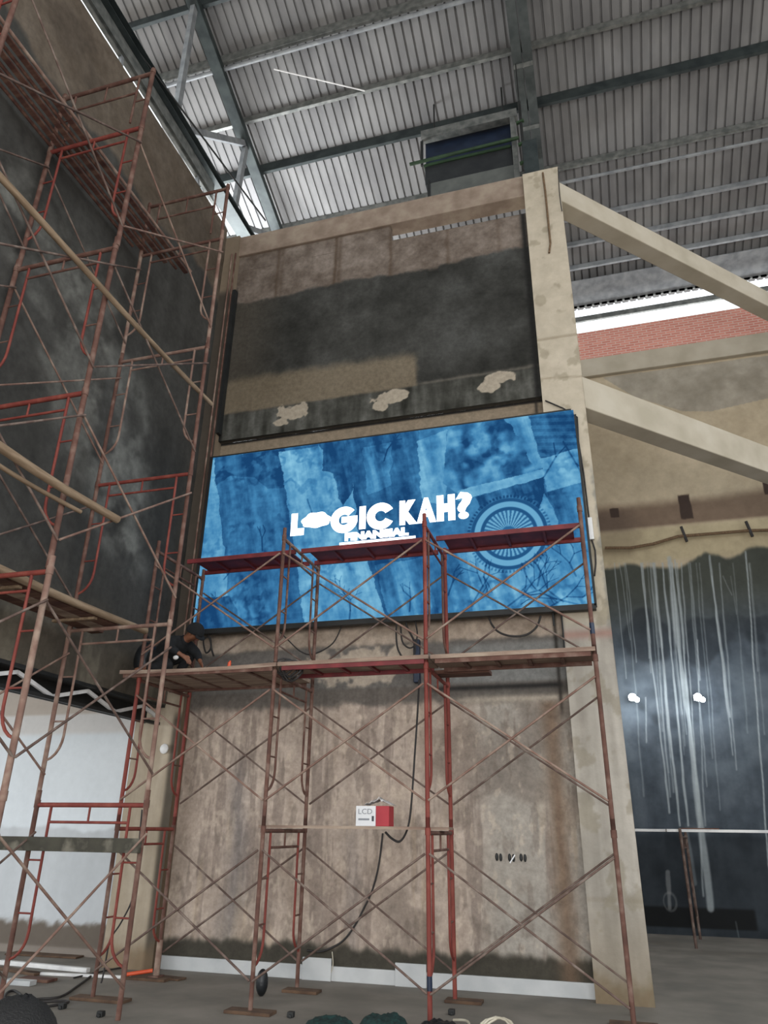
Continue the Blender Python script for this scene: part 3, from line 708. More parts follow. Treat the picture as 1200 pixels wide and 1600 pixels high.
def ring(cx, cz, ro, ri, a0, a1, sx=1, n_=30):
    o_ = [(cx+ro*sx*math.cos(a0+(a1-a0)*i/n_), cz+ro*math.sin(a0+(a1-a0)*i/n_)) for i in range(n_+1)]
    i_ = [(cx+ri*sx*math.cos(a0+(a1-a0)*i/n_), cz+ri*math.sin(a0+(a1-a0)*i/n_)) for i in range(n_+1)]
    mb = MB(); vs = [(x, YL-.002, z) for x, z in o_+i_]; mb.add(vs, [(i, i+1, n_+2+i, n_+1+i) for i in range(n_)])
    return mb
g = ring(-3.40, 5.95, .215, .085, math.radians(42), math.radians(352)); g.add([(-3.44, YL-.002, 5.90), (-3.19, YL-.002, 5.90), (-3.19, YL-.002, 6.0), (-3.44, YL-.002, 6.0)], [(0,1,2,3)]); g.build('letter', m_logo, scr)
ring(-2.83, 5.95, .215, .085, math.radians(28), math.radians(332)).build('letter', m_logo, scr)
cl = []
for i in range(48):
    a = 2*math.pi*i/48; rr = 1+.06*math.sin(7*a); x_ = -3.85+.235*rr*math.cos(a); z_ = 5.97+(.155 if math.sin(a) > 0 else .10)*rr*math.sin(a); cl.append((x_, z_))
flat_poly('logo_cloud', cl[::-1], m_logo, scr)
text_bbox('subtitle', 'FINANSIAL', -3.38, -2.40, 5.60, 5.735, YL, m_logo, scr, .085)
flat_poly('subtitle_bar', [(-3.46, 5.50), (-2.30, 5.50), (-2.30, 5.585), (-3.46, 5.585)], m_logo, scr)

# brackets and cables below the screen
for x0, y0, x1, y1, lb in ((863, 948, 862, 978, 'thin black bracket leg under the right end of the screen, left one'), (876, 946, 880, 1030, 'long thin black bracket leg under the right end of the screen')):
    a = at(x0, y0, 1, 9.52); b = at(x1, y1, 1, 9.52)
    o = MB().tube([a, (a[0], 9.52, b[2])], .012, 6).build('screen_bracket', m_black); tag(o, lb, 'bracket', 'brackets under the screen')
def cable(name, pts, r_, mt, label, cat='cable', group=None, smooth=3):
    P_ = [Vector(p) for p in pts]; out = []
    for i in range(len(P_)-1):
        p0 = P_[max(i-1, 0)]; p1 = P_[i]; p2 = P_[i+1]; p3 = P_[min(i+2, len(P_)-1)]
        for k in range(smooth*2):
            t = k/(smooth*2); out.append(.5*((2*p1)+(p2-p0)*t+(2*p0-5*p1+4*p2-p3)*t*t+(3*p1-p0-3*p2+p3)*t**3))
    out.append(P_[-1])
    o = MB().tube(out, r_, 6).build(name, mt); tag(o, label, cat, group); return o
def pa(lst, ax, v): return [at(x, y, ax, v) for x, y in lst]
cable('data_cable', pa([(620,968),(619,990),(622,1015),(634,1032),(645,1030),(648,1005),(636,980),(634,966)], 1, 9.52), .014, m_cable, 'black cable loop hanging under the middle of the screen')
cable('data_cable', pa([(648,968),(652,990),(648,1008),(638,1012),(628,1000),(626,968)], 1, 9.52), .012, m_cable, 'smaller black cable loop nested in the loop under the screen')
cable('data_cable', pa([(762,958),(768,975),(780,988),(800,994),(822,992),(838,980),(845,962)], 1, 9.52), .014, m_cable, 'slack black cable sagging under the right half of the screen')
cable('data_cable', pa([(325,990),(330,1010),(322,1020),(318,1000),(328,996),(330,1012),(334,1025)], 1, 9.52), .014, m_cable, 'tangled black cable under the lower left corner of the screen')
cable('data_cable', pa([(430,980),(450,1000),(470,1018),(490,1022),(520,1005),(535,975)], 1, 9.52), .010, m_cable, 'thin cable drooping below the left part of the screen')
pc = thing('power_cable', 'thin dark cable running down the pillar along the right edge of the screen', 'cable', tuple(at(852, 626, 1, 9.58)))
MB().tube(pa([(852,626),(880,638),(902,652),(904,690),(912,740),(918,790),(921,815),(923,838),(930,860),(931,880),(929,900)], 1, 9.575), .011, 6).build('wire', m_cable, pc)
a = at(923, 826, 1, 9.56); MB().box((a[0]-.03, 9.54, a[2]-.16), (a[0]+.03, 9.59, a[2]+.16)).build('white_connector', m_wsteel, pc)
o = MB().tube(pa([(848,270),(852,300),(856,340),(860,380),(858,395)], 1, 9.57), .018, 6).build('hanging_rope', m_rope); tag(o, 'frayed brown rope hanging down the top of the cream pillar', 'rope')
cable('hanging_wire', pa([(872,262),(874,300),(878,330)], 1, 9.56), .008, m_cable, 'short thin wire on the right edge of the pillar top')
bb = at(651, 1026, 1, 9.76); o = MB().box((bb[0]-.04, 9.72, bb[2]-.36), (bb[0]+.045, 9.825, bb[2]+.24)).build('blue_case', m_blue, bevel=.01); tag(o, 'narrow dark blue upright case on the wall under the screen', 'case')

# cable along the far wall
fc = thing('wall_cable', 'thick drooping cable clipped along the far right wall above the black coating', 'cable', tuple(at(1000, 850, 1, 16.0)))
MB().tube(pa([(945,856),(985,856),(1020,850),(1060,838),(1110,834),(1170,829),(1260,827)], 1, 16.0), .035, 8).build('cord', m_rope, fc)
for x_, y_ in ((1070, 836), (1172, 828)):
    a = at(x_, y_, 1, 16.0); MB().bar((a[0]+.02, 15.99, a[2]-.16), (a[0]-.05, 15.99, a[2]+.2), .05, .05, (1,0,0)).build('clip', m_cable, fc)

# far wall lamps
for px, lb in ((988, 'bare bright white lamp on the black far wall, nearer the pillar'), (1090, 'bare bright white lamp on the black far wall, right one, beside the paint streaks')):
    a = at(px, 1090, 1, 15.75)
    t = thing('work_lamp', lb, 'lamp', (a[0], 15.75, a[2]), 'work lamps on the far wall')
    MB().ball((a[0], 15.7, a[2]), .075).ball((a[0]+.08, 15.7, a[2]-.05), .05).build('bulb', emis('lamp glow', 60, color=(.9, .95, 1, 1)), t)
    MB().tube([(a[0], 15.78, a[2]), (a[0], 16.08, a[2]+.05)], .03, 8).build('arm', m_gsteel, t)
    MB().box((a[0]-.07, 15.77, a[2]-.05), (a[0]+.07, 15.82, a[2]+.06)).build('back_plate', m_gsteel, t)
    l = bpy.data.lights.new('lamp_light', 'POINT'); l.energy = 22; l.color = (.88, .95, 1); l.shadow_soft_size = .12
    lo = bpy.data.objects.new('lamp_light', l); COL.objects.link(lo); lo.location = (a[0], 15.45, a[2]-.02)

# sockets / crosses on the lower wall
for k, (px, py) in enumerate(((779, 1339), (799, 1340), (817, 1340))):
    a = at(px, py, 1, YB-.012)
    t = thing('wall_socket_hole', ('dark socket opening with marks on the lower wall, '+('left', 'middle', 'right')[k]+' of the row of three'), 'socket opening', tuple(a), 'socket openings in the lower wall')
    mb = MB(); mb.ball((a[0]-.022, YB-.01, a[2]), .045, 10, 6, (.45, .3, 1)); mb.ball((a[0]+.026, YB-.01, a[2]-.004), .045, 10, 6, (.42, .3, 1)); mb.build('hole', m_black, t)
    if k == 1: MB().bar((a[0]-.02, YB-.02, a[2]-.06), (a[0]+.045, YB-.02, a[2]+.03), .014, .008, (0,1,0)).build('paper_scrap', m_boxw, t)

# ================================================================== SCAFFOLDS
def frame_parts(t, p0, p1, z0, h, mats, inner=.19, r_=.024, short=False, pin=.12):
    """p0,p1: (x,y) of the two legs"""
    a = Vector((p0[0], p0[1], 0)); b = Vector((p1[0], p1[1], 0)); d = (b-a).normalized(); wd = (b-a).length
    ml, mi, mh = mats
    for p in (a, b):
        MB().tube([(p.x, p.y, z0), (p.x, p.y, z0+h+pin)], r_, 10).tube([(p.x, p.y, z0+h*.97), (p.x, p.y, z0+h+.02)], r_+.006, 10).build('leg', ml, t)
    zt = z0+h-.03
    MB().tube([a+Vector((0,0,zt)), b+Vector((0,0,zt))], r_*.92, 8).build('header_bar', mh, t)
    i0 = a+d*inner; i1 = b-d*inner; drop = .17 if not short else .30
    sb = MB().tube([i0+Vector((0,0,zt-drop)), i1+Vector((0,0,zt-drop))], .014, 8)
    mid = (a+b)/2; sb.tube([mid+Vector((0,0,zt-drop)), mid+Vector((0,0,zt))], .012, 6); sb.build('sub_bar', mh, t)
    for p, q, s in ((i0, a, -1), (i1, b, 1)):
        pts = [p+Vector((0,0,zt))]
        if short:
            pts += [p+Vector((0,0,z0+.12))]
        else:
            zb = z0+h*.36
            pts += [p+Vector((0,0,zb))]
            for k in range(1, 6):
                u = k/5; ang = u*math.pi/2.3
                pts.append(p+(q-p)*(1-math.cos(ang))*1.15+Vector((0,0,zb-math.sin(ang)*h*.14)))
            pts.append(q+Vector((0,0,zb-h*.17)))
        MB().tube(pts, .015, 8).build('inner_post', mi, t)
        for zz in ((.44, .70) if not short else (.5,)):
            MB().tube([p+Vector((0,0,z0+h*zz)), q+Vector((0,0,z0+h*zz))], .010, 6).build('rung', mh, t)

ORD = ('lowest', 'second', 'third', 'fourth', 'fifth', 'topmost')
WORDC = {id(m_red): 'red', id(m_rust): 'rusty brown', id(m_dusty): 'cement-splashed'}
# --- front scaffold: frames stand across the wall direction
FX = (-5.5, -3.66, -1.82, .01); FY0, FY1 = 7.93, 9.15; FH = 1.70
names = ('left end of', 'second from left in', 'third from left in', 'right end of')
fmats = {(0,0): (m_rust, m_red, m_red), (0,1): (m_red, m_red, m_rust), (0,2): (m_rust, m_rust, m_rust),
         (1,0): (m_rust, m_red, m_rust), (1,1): (m_rust, m_rust, m_rust), (1,2): (m_rust, m_rust, m_dusty),
         (2,0): (m_red, m_red, m_rust), (2,1): (m_red, m_red, m_red), (2,2): (m_red, m_rust, m_red),
         (3,0): (m_rust, m_rust, m_rust), (3,1): (m_rust, m_rust, m_rust), (3,2): (m_rust, m_rust, m_rust)}
zbase = .03
for i, x in enumerate(FX):
    sk = (0.10 if i == 3 else 0)
    for l in range(3):
        mt = fmats[(i, l)]
        z0 = zbase if l == 0 else l*FH
        t = thing('scaffold_section', '%s scaffold section, %s level, %s the scaffold before the screen' % (WORDC[id(mt[0])], ORD[l], names[i]), 'scaffold', (x, (FY0+FY1)/2, z0), 'frames of the scaffold before the screen')
        xa = x+(.02 if l == 0 else 0)
        frame_parts(t, (x, FY0), (x, FY1), z0, FH*(l+1)-z0 if l < 2 else FH+.02, mt, inner=.2)
for (x, y, z, px_) in ((FX[2], FY0, .36, 0), (FX[3], FY0, 3.70, 1)):
    o = [q for q in COL.objects if q.name.startswith('scaffold_section') and q.parent is None and abs(q.location.x-x) < .01 and q.location.z <= z < q.location.z+FH][0]
    b_ = MB().tube([(x, y, z-.06), (x, y, z+.06)], .0265, 10).build('tape_band', m_blue, o); b_['label'] = 'blue tape band'
def brace(x0, y0, z0, x1, y1, z1, label, group, mt=m_brace, off=(0, 0, 0)):
    """crossed pair between two legs"""
    t = thing('cross_brace', label, 'cross brace', ((x0+x1)/2, (y0+y1)/2, z0), group)
    o = Vector(off)
    MB().tube([Vector((x0, y0, z1))+o, Vector((x1, y1, z0))+o], .0125, 6).build('brace_bar', mt, t)
    o2 = o*1.8
    MB().tube([Vector((x0, y0, z0))+o2, Vector((x1, y1, z1))+o2], .0125, 6).build('brace_bar', mt, t)
    return t
bays = ('left', 'middle', 'right')
for i in range(3):
    for l in range(3):
        for s, y in (('front', FY0), ('wall', FY1)):
            brace(FX[i]+.02, y, l*FH+.28, FX[i+1]-.02, y, l*FH+1.48,
                  'crossed scaffold braces, %s bay, %s level, %s side of the scaffold before the screen' % (bays[i], ORD[l], s), 'braces of the scaffold before the screen',
                  (m_dusty if (l > 0 and s == 'front') else m_brace), (0, -.03 if s == 'front' else .03, 0))
# sole boards and jacks
for x, y, lb, w_ in ((FX[1], FY0, 'brown sole board under the front leg left of the middle', .5), (FX[1]+.1, FY1-.1, 'short brown sole board under the rear leg left of the middle', .42), (FX[2]+.1, FY1, 'brown sole board under the rear middle leg', .4), (FX[0]-.1, FY1-.05, 'brown sole board under the rear leg at the left end', .6), (FX[3], FY1-.5, 'thin brown board on the floor by the right leg and the pillar', .45), (FX[0]+.1, FY0, 'brown sole board under the front leg at the left end', .65)):
    o = MB().box((x-w_/2, y-.09, 0), (x+w_/2, y+.09, .03)).build('sole_board', m_wood, bevel=.005); tag(o, lb, 'board', 'boards under the scaffold legs')
jk = thing('screw_jack', 'pale screw jack with orange handle at the rear left scaffold leg', 'jack', (FX[0]+.0, FY1, .03))
MB().tube([(FX[0], FY1, .04), (FX[0], FY1, .42)], .038, 10).build('sleeve', m_dusty, jk)
MB().tube([(FX[0]-.32, FY1-.2, .06), (FX[0]-.02, FY1-.06, .1)], .022, 8).build('handle', m_orange, jk)
MB().box((FX[0]-.07, FY1-.07, .03), (FX[0]+.07, FY1+.07, .045)).build('base_plate', m_rust, jk)

# catwalks: steel plank units with hooks
def catwalk(x0, x1, y0, y1, z, mt, label, mt_edge=None, group='catwalk planks', hook=True, th=.05):
    t = thing('catwalk_plank', label, 'scaffold plank', ((x0+x1)/2, (y0+y1)/2, z), group)
    MB().box((x0+.10, y0+.015, z+.005), (x1-.10, y1-.015, z+.02)).build('deck', mt, t)
    MB().box((x0+.02, y0, z-.035), (x1-.02, y0+.03, z+.025)).build('side_rail', mt_edge or mt, t); MB().box((x0+.02, y1-.03, z-.035), (x1-.02, y1, z+.025)).build('side_rail', mt_edge or mt, t)
    for k in range(1, 4):
        x = x0+(x1-x0)*k/4; MB().box((x-.015, y0+.03, z-.025), (x+.015, y1-.03, z+.004)).build('cross_rib', mt_edge or mt, t)
    return t
for i, lb in enumerate(('left', 'middle', 'right')):
    catwalk(FX[i]+(.02 if i else .15), FX[i+1]-(.02 if i < 2 else .0), 8.40, 8.92, 3*FH+.0, m_maroon, 'maroon steel catwalk in the %s bay, in front of the screen' % lb, group='upper maroon catwalks')
def board(x0, x1, y0, y1, z, mt, label, name='scaffold_board', th=.045, group='boards of the lower walkway', under=None, sag=0):
    t = thing(name, label, 'board', ((x0+x1)/2, (y0+y1)/2, z), group)
    mb = MB(); n_ = 12; vs = []; fs = []
    for k in range(n_+1):
        u = k/n_; x = x0+(x1-x0)*u; dz = -sag*4*u*(1-u)
        vs += [(x, y0, z+dz), (x, y1, z+dz), (x, y1, z+th+dz), (x, y0, z+th+dz)]
    for k in range(n_):
        b_ = k*4
        fs += [(b_, b_+4, b_+5, b_+1), (b_+1, b_+5, b_+6, b_+2), (b_+2, b_+6, b_+7, b_+3), (b_+3, b_+7, b_+4, b_)]
    fs += [(0, 1, 2, 3), (n_*4+3, n_*4+2, n_*4+1, n_*4)]
    mb.add(vs, fs); mb.build('plank', mt, t)
    if under is not None:
        c = MB()
        for k in range(1, 5):
            x = x0+(x1-x0)*k/5; c.box((x-.02, y0+.02, z-.03), (x+.02, y1-.02, z-.002))
        c.box((x0+.05, y0+.01, z-.05), (x1-.05, y0+.035, z-.001)); c.box((x0+.05, y1-.035, z-.05), (x1-.05, y1-.01, z-.001))
        c.build('steel_underframe', under, t)
    return t
board(-5.75, -3.62, 7.86, 8.98, 2*FH+.05, m_plank, 'wide cement-caked platform the crouching person sits on', under=m_rust, sag=.02)
board(-3.60, -1.78, 7.86, 8.42, 2*FH+.05, m_plank, 'cement-caked plank of the lower walkway, middle bay', under=m_maroon)
board(-1.76, .02, 7.88, 8.42, 2*FH+.05, m_plank, 'cement-caked plank of the lower walkway, right bay', under=m_rust)
board(-1.86, -1.2, 8.5, 8.75, 2*FH+.0, m_plankr, 'short brown timber end lying behind the middle of the lower walkway')
board(-3.95, -1.70, 8.42, 8.66, FH+.0, m_plank, 'thin pale board carrying the white and red box', th=.03)
# cloth / tools on the walkway
o = MB().tube([(-4.42, 8.2, 3.50), (-4.41, 8.2, 3.60)], .022, 8).tube([(-4.41, 8.2, 3.60), (-4.40, 8.2, 3.62)], .012, 8).build('glue_bottle', m_orange); tag(o, 'small orange bottle on the left platform', 'bottle')
o = MB().bar((-4.35, 8.3, 3.515), (-3.9, 8.5, 3.53), .09, .03).build('dark_tool', m_black); tag(o, 'flat black tool lying on the left platform near the orange bottle', 'tool')
o = MB().box((-4.15, 8.45, 3.50), (-3.98, 8.6, 3.55)).build('cloth_scrap', m_film, bevel=.02); tag(o, 'small pale rag on the left platform', 'rag')
bt = thing('cable_bundle', 'tangled black cable bundle hanging at the joint of the left and middle walkway', 'cable', (-3.5, 8.0, 3.5))
rr_ = random.Random(3)
for k in range(5):
    c0 = Vector((-3.52+rr_.uniform(-.08, .1), 7.92+rr_.uniform(0, .12), 3.46)); pts_ = []
    for j in range(12):
        a_ = j/11*2*math.pi; pts_.append(c0+Vector((math.cos(a_)*.12+.03*k, math.sin(a_*2)*.05, math.sin(a_)*.10-.02*k)))
    MB().tube(pts_, .012, 6).build('loop', m_cable, bt)

# --- tall left scaffold: frames face the camera, stepped along the left wall
LH = 1.93
rows = (('near', 5.2, -6.08, -4.73), ('far', 7.13, -6.0, -4.64))
sel = random.Random(2)
lm = {('near', 0): (m_dusty, m_red, m_dusty), ('near', 1): (m_dusty, m_red, m_red), ('near', 2): (m_rust, m_red, m_red), ('near', 3): (m_rust, m_red, m_rust), ('near', 4): (m_rust, m_red, m_red), ('near', 5): (m_rust, m_rust, m_rust),
      ('far', 0): (m_rust, m_red, m_red), ('far', 1): (m_dusty, m_dusty, m_dusty), ('far', 2): (m_rust, m_red, m_red), ('far', 3): (m_rust, m_dusty, m_dusty), ('far', 4): (m_dusty, m_dusty, m_rust), ('far', 5): (m_rust, m_rust, m_rust)}
lz = {}
for nm, y, xa, xb in rows:
    for l in range(6):
        z0 = .03 if l == 0 else l*LH
        h = (LH*(l+1)-z0) if l < 5 else 1.0
        mt = lm[(nm, l)]
        t = thing('scaffold_section', '%s scaffold section of the tall left scaffold, %s row, %s level' % (WORDC[id(mt[0])], nm, ORD[l]), 'scaffold', ((xa+xb)/2, y, z0), 'frames of the tall left scaffold')
        dx = sel.uniform(-.012, .012)
        frame_parts(t, (xa+dx, y), (xb+dx, y), z0, h, mt, inner=.19, r_=.029 if nm == 'near' else .026, short=(l == 5), pin=.12 if l < 5 else .05)
# braces between the rows, on both sides, and on towards the camera
for l in range(5):
    za, zb = l*LH+.28, l*LH+LH-.3
    for s, dx in (('wall', 0), ('open', 1)):
        xa = rows[0][2+dx]; xb = rows[1][2+dx]; of = .035 if dx else -.035
        brace(xa, 5.2, za, xb, 7.13, zb, 'crossed braces between the rows of the tall left scaffold, %s level, %s side' % (ORD[l], s), 'braces of the tall left scaffold', m_dusty if (l+dx) % 2 else m_brace, (abs(of)*.8, 0, 0))
# third row nearer the camera (its legs stand outside the view, its braces reach into it)
for l in range(5):
    z0 = .03 if l == 0 else l*LH
    t = thing('scaffold_section', 'scaffold section of the tall left scaffold, row nearest the camera, %s level' % ORD[l], 'scaffold', (-5.4, 3.27, z0), 'frames of the tall left scaffold')
    frame_parts(t, (-6.08, 3.27), (-4.77, 3.27), z0, LH*(l+1)-z0, (m_rust, m_red, m_red), r_=.026)
for l in range(5):
    za, zb = l*LH+.28, l*LH+LH-.3
    for s, xa, xb in (('wall', -6.08, -6.08), ('open', -4.77, -4.73)):
        brace(xa, 3.27, za, xb, 5.2, zb, 'crossed braces at the left edge nearest the camera, %s level, %s side' % (ORD[l], s), 'braces of the tall left scaffold', m_brace, (.028, 0, 0))

# round timbers and boards laid through the left scaffold
def timber(a, b, r_, mt, label, r2=None):
    a = Vector(a); b = Vector(b); n_ = 10; pts_ = []
    sd = random.Random(hash(label) % 1000)
    for k in range(n_+1):
        u = k/n_; pts_.append(a.lerp(b, u)+Vector((.010*math.sin(u*5+1), 0, .012*math.sin(u*7))))
    o = MB().tube(pts_, r_, 10, r2).build('timber_pole', mt); tag(o, label, 'pole', 'round timber poles in the left scaffold'); return o
timber((-4.66, 2.6, 6.97), (-4.66, 7.45, 6.97), .036, m_bamboo, 'long pale round timber pole high in the left scaffold, ending by the far legs', .03)
timber((-4.62, 3.0, 4.60), (-4.60, 5.86, 4.60), .045, m_bamboo, 'thick pale round timber pole at mid height ending just past the near leg', .042)
timber((-4.70, 3.0, 4.50), (-4.68, 5.4, 4.50), .022, m_bamboo, 'thin round timber tucked under the thick mid-height pole')
timber((-5.36, 3.2, 3.93), (-5.36, 7.72, 3.93), .048, m_bamboo, 'thick pale round timber along the board platform above the white-walled hall', .042)
pf = thing('board_platform', 'rough board platform in the left scaffold beside the thick round timber, above the hall opening', 'board platform', (-5.7, 5.5, 3.88))
for k in range(3):
    x = -5.98+k*.19; MB().box((x, 3.2, 3.885), (x+.17, 7.5-.12*k, 3.915)).build('board', m_plankr if k != 1 else m_plank, pf)
for y in (4.3, 5.6, 6.8): MB().box((-6.0, y, 3.855), (-5.42, y+.05, 3.884)).build('cross_batten', m_bamboo, pf)
rd2 = random.Random(9)
for k in range(7):
    x = -5.50-.095*k; y1 = (7.72, 7.74, 7.60, 7.45, 7.25, 7.2, 7.0)[k]
    zt = 9.70+(.02 if k % 2 else 0)
    nm_ = ('nearest the open side', 'second from the open side', 'third from the open side', 'in the middle of the bundle', 'third from the wall', 'second from the wall', 'nearest the wall')[k]
    if k in (1, 3, 5):
        o = MB().box((x-.035, 2.2, zt), (x+.035, y1, zt+.03)).build('long_board', m_plankr, bevel=.004); tag(o, 'long dark reddish board high in the left scaffold, '+nm_, 'board', 'boards and poles of the high platform')
    else:
        o = MB().tube([(x, 2.2, zt+.02), (x, y1, zt+.02)], .022, 8).build('long_pole', m_plankr if k else m_dusty); tag(o, 'long dull pole high in the left scaffold, '+nm_, 'pole', 'boards and poles of the high platform')
o = MB().box((-7.0, 7.02, 1.45), (-4.60, 7.085, 1.585)).build('mossy_board', mat('mottled grey board', (70,68,58), (112,108,96), scale=4, rough=.95, bump=.3, c3=(60,58,50)), bevel=.005); tag(o, 'mottled grey-green board fixed level across the lowest frame of the left scaffold', 'board')
# vertical cable at the far left frame
cable('power_cable', pa([(222,1265),(215,1340),(208,1400),(190,1440),(172,1470),(162,1520),(158,1536)], 1, 8.6), .01, m_cable, 'thin dark cable hanging beside the lowest left scaffold frames')
# low wires behind, next to the screen's left edge
for x, lb in ((-5.98, 'thin pale pipe standing in the left corner beside the screen, outer one'), (-5.90, 'thin brown pipe standing in the left corner beside the screen, inner one')):
    o = MB().tube([(x, 9.60, 3.50), (x+.01, 9.60, 11.9)], .016, 6).build('corner_pipe', m_dusty if x < -5.95 else m_rust); tag(o, lb, 'pipe', 'pipes in the left corner')
o = MB().box((-5.86, 9.60, 7.9), (-5.80, 9.70, 11.0)).build('recess_shade_strip', m_black); tag(o, 'black strip added as shade of the recess in the upper left back wall corner', 'strip')  # strip added to darken the recess between left wall and panel

# lattice girder below the left wall
gd = thing('lattice_girder', 'dark steel lattice girder with white web bars under the left wall', 'girder', (-6.3, 6, 3.1))
MB().bar((-6.20, -4, 3.07), (-6.20, 9.55, 3.07), .07, .04).build('chord', m_black, gd); MB().bar((-6.42, -4, 3.20), (-6.42, 9.55, 3.20), .03, .24).build('web_plate', m_black, gd)
y = 3.6; k = 0
while y < 9.2:
    z0_, z1_ = (3.10, 3.27) if k % 2 == 0 else (3.27, 3.10)
    MB().bar((-6.24, y, z0_), (-6.24, y+.62, z1_), .03, .045).build('web_bar', m_wsteel, gd); y += .62; k += 1
MB().box((-6.45, -4, 3.30), (-6.15, 9.6, 3.34)).build('trim_10', m_black)['kind'] = 'structure'
MB().ball((-6.05, 9.56, 2.72), .07, sc=(1, .3, 1)).build('round_lamp_plate', m_wsteel)
bpy.context.scene.objects['round_lamp_plate']['label'] = 'round white cover plate high on the left corner pillar'; bpy.context.scene.objects['round_lamp_plate']['category'] = 'cover plate'

# box on the board
bx = thing('carton_box', 'small white and crimson carton standing on the thin board at mid height', 'box', (-2.58, 8.54, FH+.03))
bz = FH+.031
b0 = at(556, 1294, 1, 8.45); b1 = at(587, 1294, 1, 8.45); b2 = at(608, 1294, 1, 8.45)
MB().box((b0[0], 8.44, bz), (b1[0], 8.64, bz+.21)).build('white_half', m_boxw, bx, bevel=.003)
MB().box((b1[0]+.001, 8.44, bz), (b2[0], 8.64, bz+.21)).build('crimson_half', m_boxr, bx, bevel=.003)
text_bbox('print', 'LCD', b0[0]+.03, b1[0]-.04, bz+.125, bz+.18, 8.438, m_ink, bx, .0, .001)
MB().box((b0[0]+.03, 8.4385, bz+.06), (b0[0]+.16, 8.4399, bz+.08)).build('print', m_ink, bx)
MB().box((b1[0]-.045, 8.4385, bz+.05), (b1[0]-.02, 8.4399, bz+.105)).build('print', m_inkd, bx)
fm_ = MB(); rr2 = random.Random(8); gx = np.linspace(b0[0]+.10, b2[0]+.03, 12); gy = np.linspace(8.42, 8.64, 8); vs = []; fs = []
for j, yy in enumerate(gy):
    for i, xx in enumerate(gx):
        e_ = 1-abs(i-5.5)/6.2; vs.append((xx, yy, bz+.215+max(0, e_)*.075*(.6+.8*rr2.random())))
for j in range(7):
    for i in range(11): fs.append((j*12+i, j*12+i+1, (j+1)*12+i+1, (j+1)*12+i))
fm_.add(vs, fs, True); o = fm_.build('plastic_film', m_film); so = o.modifiers.new('solid', 'SOLIDIFY'); so.thickness = .003
tag(o, 'crumpled pale plastic film lying on top of the white and crimson carton', 'plastic film')
# cables from the walkway and the carton
cable('extension_cable', pa([(655,1062),(652,1120),(648,1180),(644,1240),(640,1280),(634,1302),(624,1315),(612,1310),(602,1300)], 1, 8.7), .013, m_cable, 'dark cable hanging from the lower walkway down to the carton')
cable('extension_cable', pa([(598,1302),(592,1350),(582,1390),(568,1420),(555,1445),(538,1468),(520,1480),(500,1487),(480,1485)], 1, 9.79), .013, m_cable, 'dark cable curving from the carton down to the left near the wall base')
cable('thin_wire', pa([(519,1487),(520,1510),(512,1530)], 1, 9.765), .006, m_wcable, 'thin pale wire dangling to the left loose tile')
cable('thin_wire', pa([(400,1480),(402,1510),(410,1530)], 1, 9.80), .005, m_wcable, 'thin pale wire at the skirting behind the left scaffold leg')

# ================================================================== far hall trestle
t = thing('scaffold_section', 'grey low scaffold frame under the white planks before the black far wall', 'scaffold', (1.2, 15, 0))
frame_parts(t, (1.11, 14.4), (1.29, 15.59), 0, 1.66, (m_brace, m_brace, m_brace), r_=.024)
t2 = thing('scaffold_section', 'second low scaffold frame carrying the white planks, beyond the right edge', 'scaffold', (3.6, 15, 0))
frame_parts(t2, (3.55, 14.4), (3.7, 15.59), 0, 1.66, (m_brace, m_brace, m_brace), r_=.024)
for x0, x1, mt, lb in ((.28, 1.2, m_wsteel, 'short white plank end nearest the pillar on the far trestle'), (.9, 4.2, m_wsteel, 'long white plank on the far trestle before the black wall')):
    yy = 15.0 if x0 < .5 else 14.5
    o = MB().box((x0, yy, 1.72), (x1, yy+.3, 1.765)).build('trestle_plank', mt, bevel=.004); tag(o, lb, 'plank', 'white planks on the far trestle')
o = MB().box((1.15, 14.52, 1.767), (1.75, 14.72, 1.785)).build('brown_board', m_plankr); tag(o, 'short brown board lying on the white planks of the far trestle', 'board')

# ================================================================== PEOPLE
def skinned(name, chains, mt, parent, sub=2, root=0):
    """chains: list of lists of (key, (x,y,z), r) joined where keys repeat"""
    idx = {}; vs = []; rs = []; es = []
    for ch in chains:
        prev = None
        for key, co, r_ in ch:
            if key not in idx: idx[key] = len(vs); vs.append(tuple(co)); rs.append(r_)
            if prev is not None: es.append((prev, idx[key]))
            prev = idx[key]
    me = bpy.data.meshes.new(name); me.from_pydata(vs, es, []); me.update()
    o = bpy.data.objects.new(name, me); COL.objects.link(o)
    s = o.modifiers.new('skin', 'SKIN'); s.use_smooth_shade = True
    if not me.skin_vertices: me.skin_vertices.new() if hasattr(me.skin_vertices, 'new') else None
    sv = me.skin_vertices[0].data
    for i, r_ in enumerate(rs): sv[i].radius = (r_, r_) if not isinstance(r_, tuple) else r_
    sv[root].use_root = True
    ss = o.modifiers.new('sub', 'SUBSURF'); ss.levels = sub; ss.render_levels = sub
    # bake to a plain mesh so that every tool reads the real surface
    bpy.context.view_layer.update()
    ev = o.evaluated_get(bpy.context.evaluated_depsgraph_get()); m2 = bpy.data.meshes.new_from_object(ev)
    o.modifiers.clear(); o.data = m2; m2.materials.clear(); m2.materials.append(mt)
    m2.polygons.foreach_set('use_smooth', [True]*len(m2.polygons))
    if parent: o.parent = parent; o.matrix_parent_inverse = parent.matrix_world.inverted()
    return o
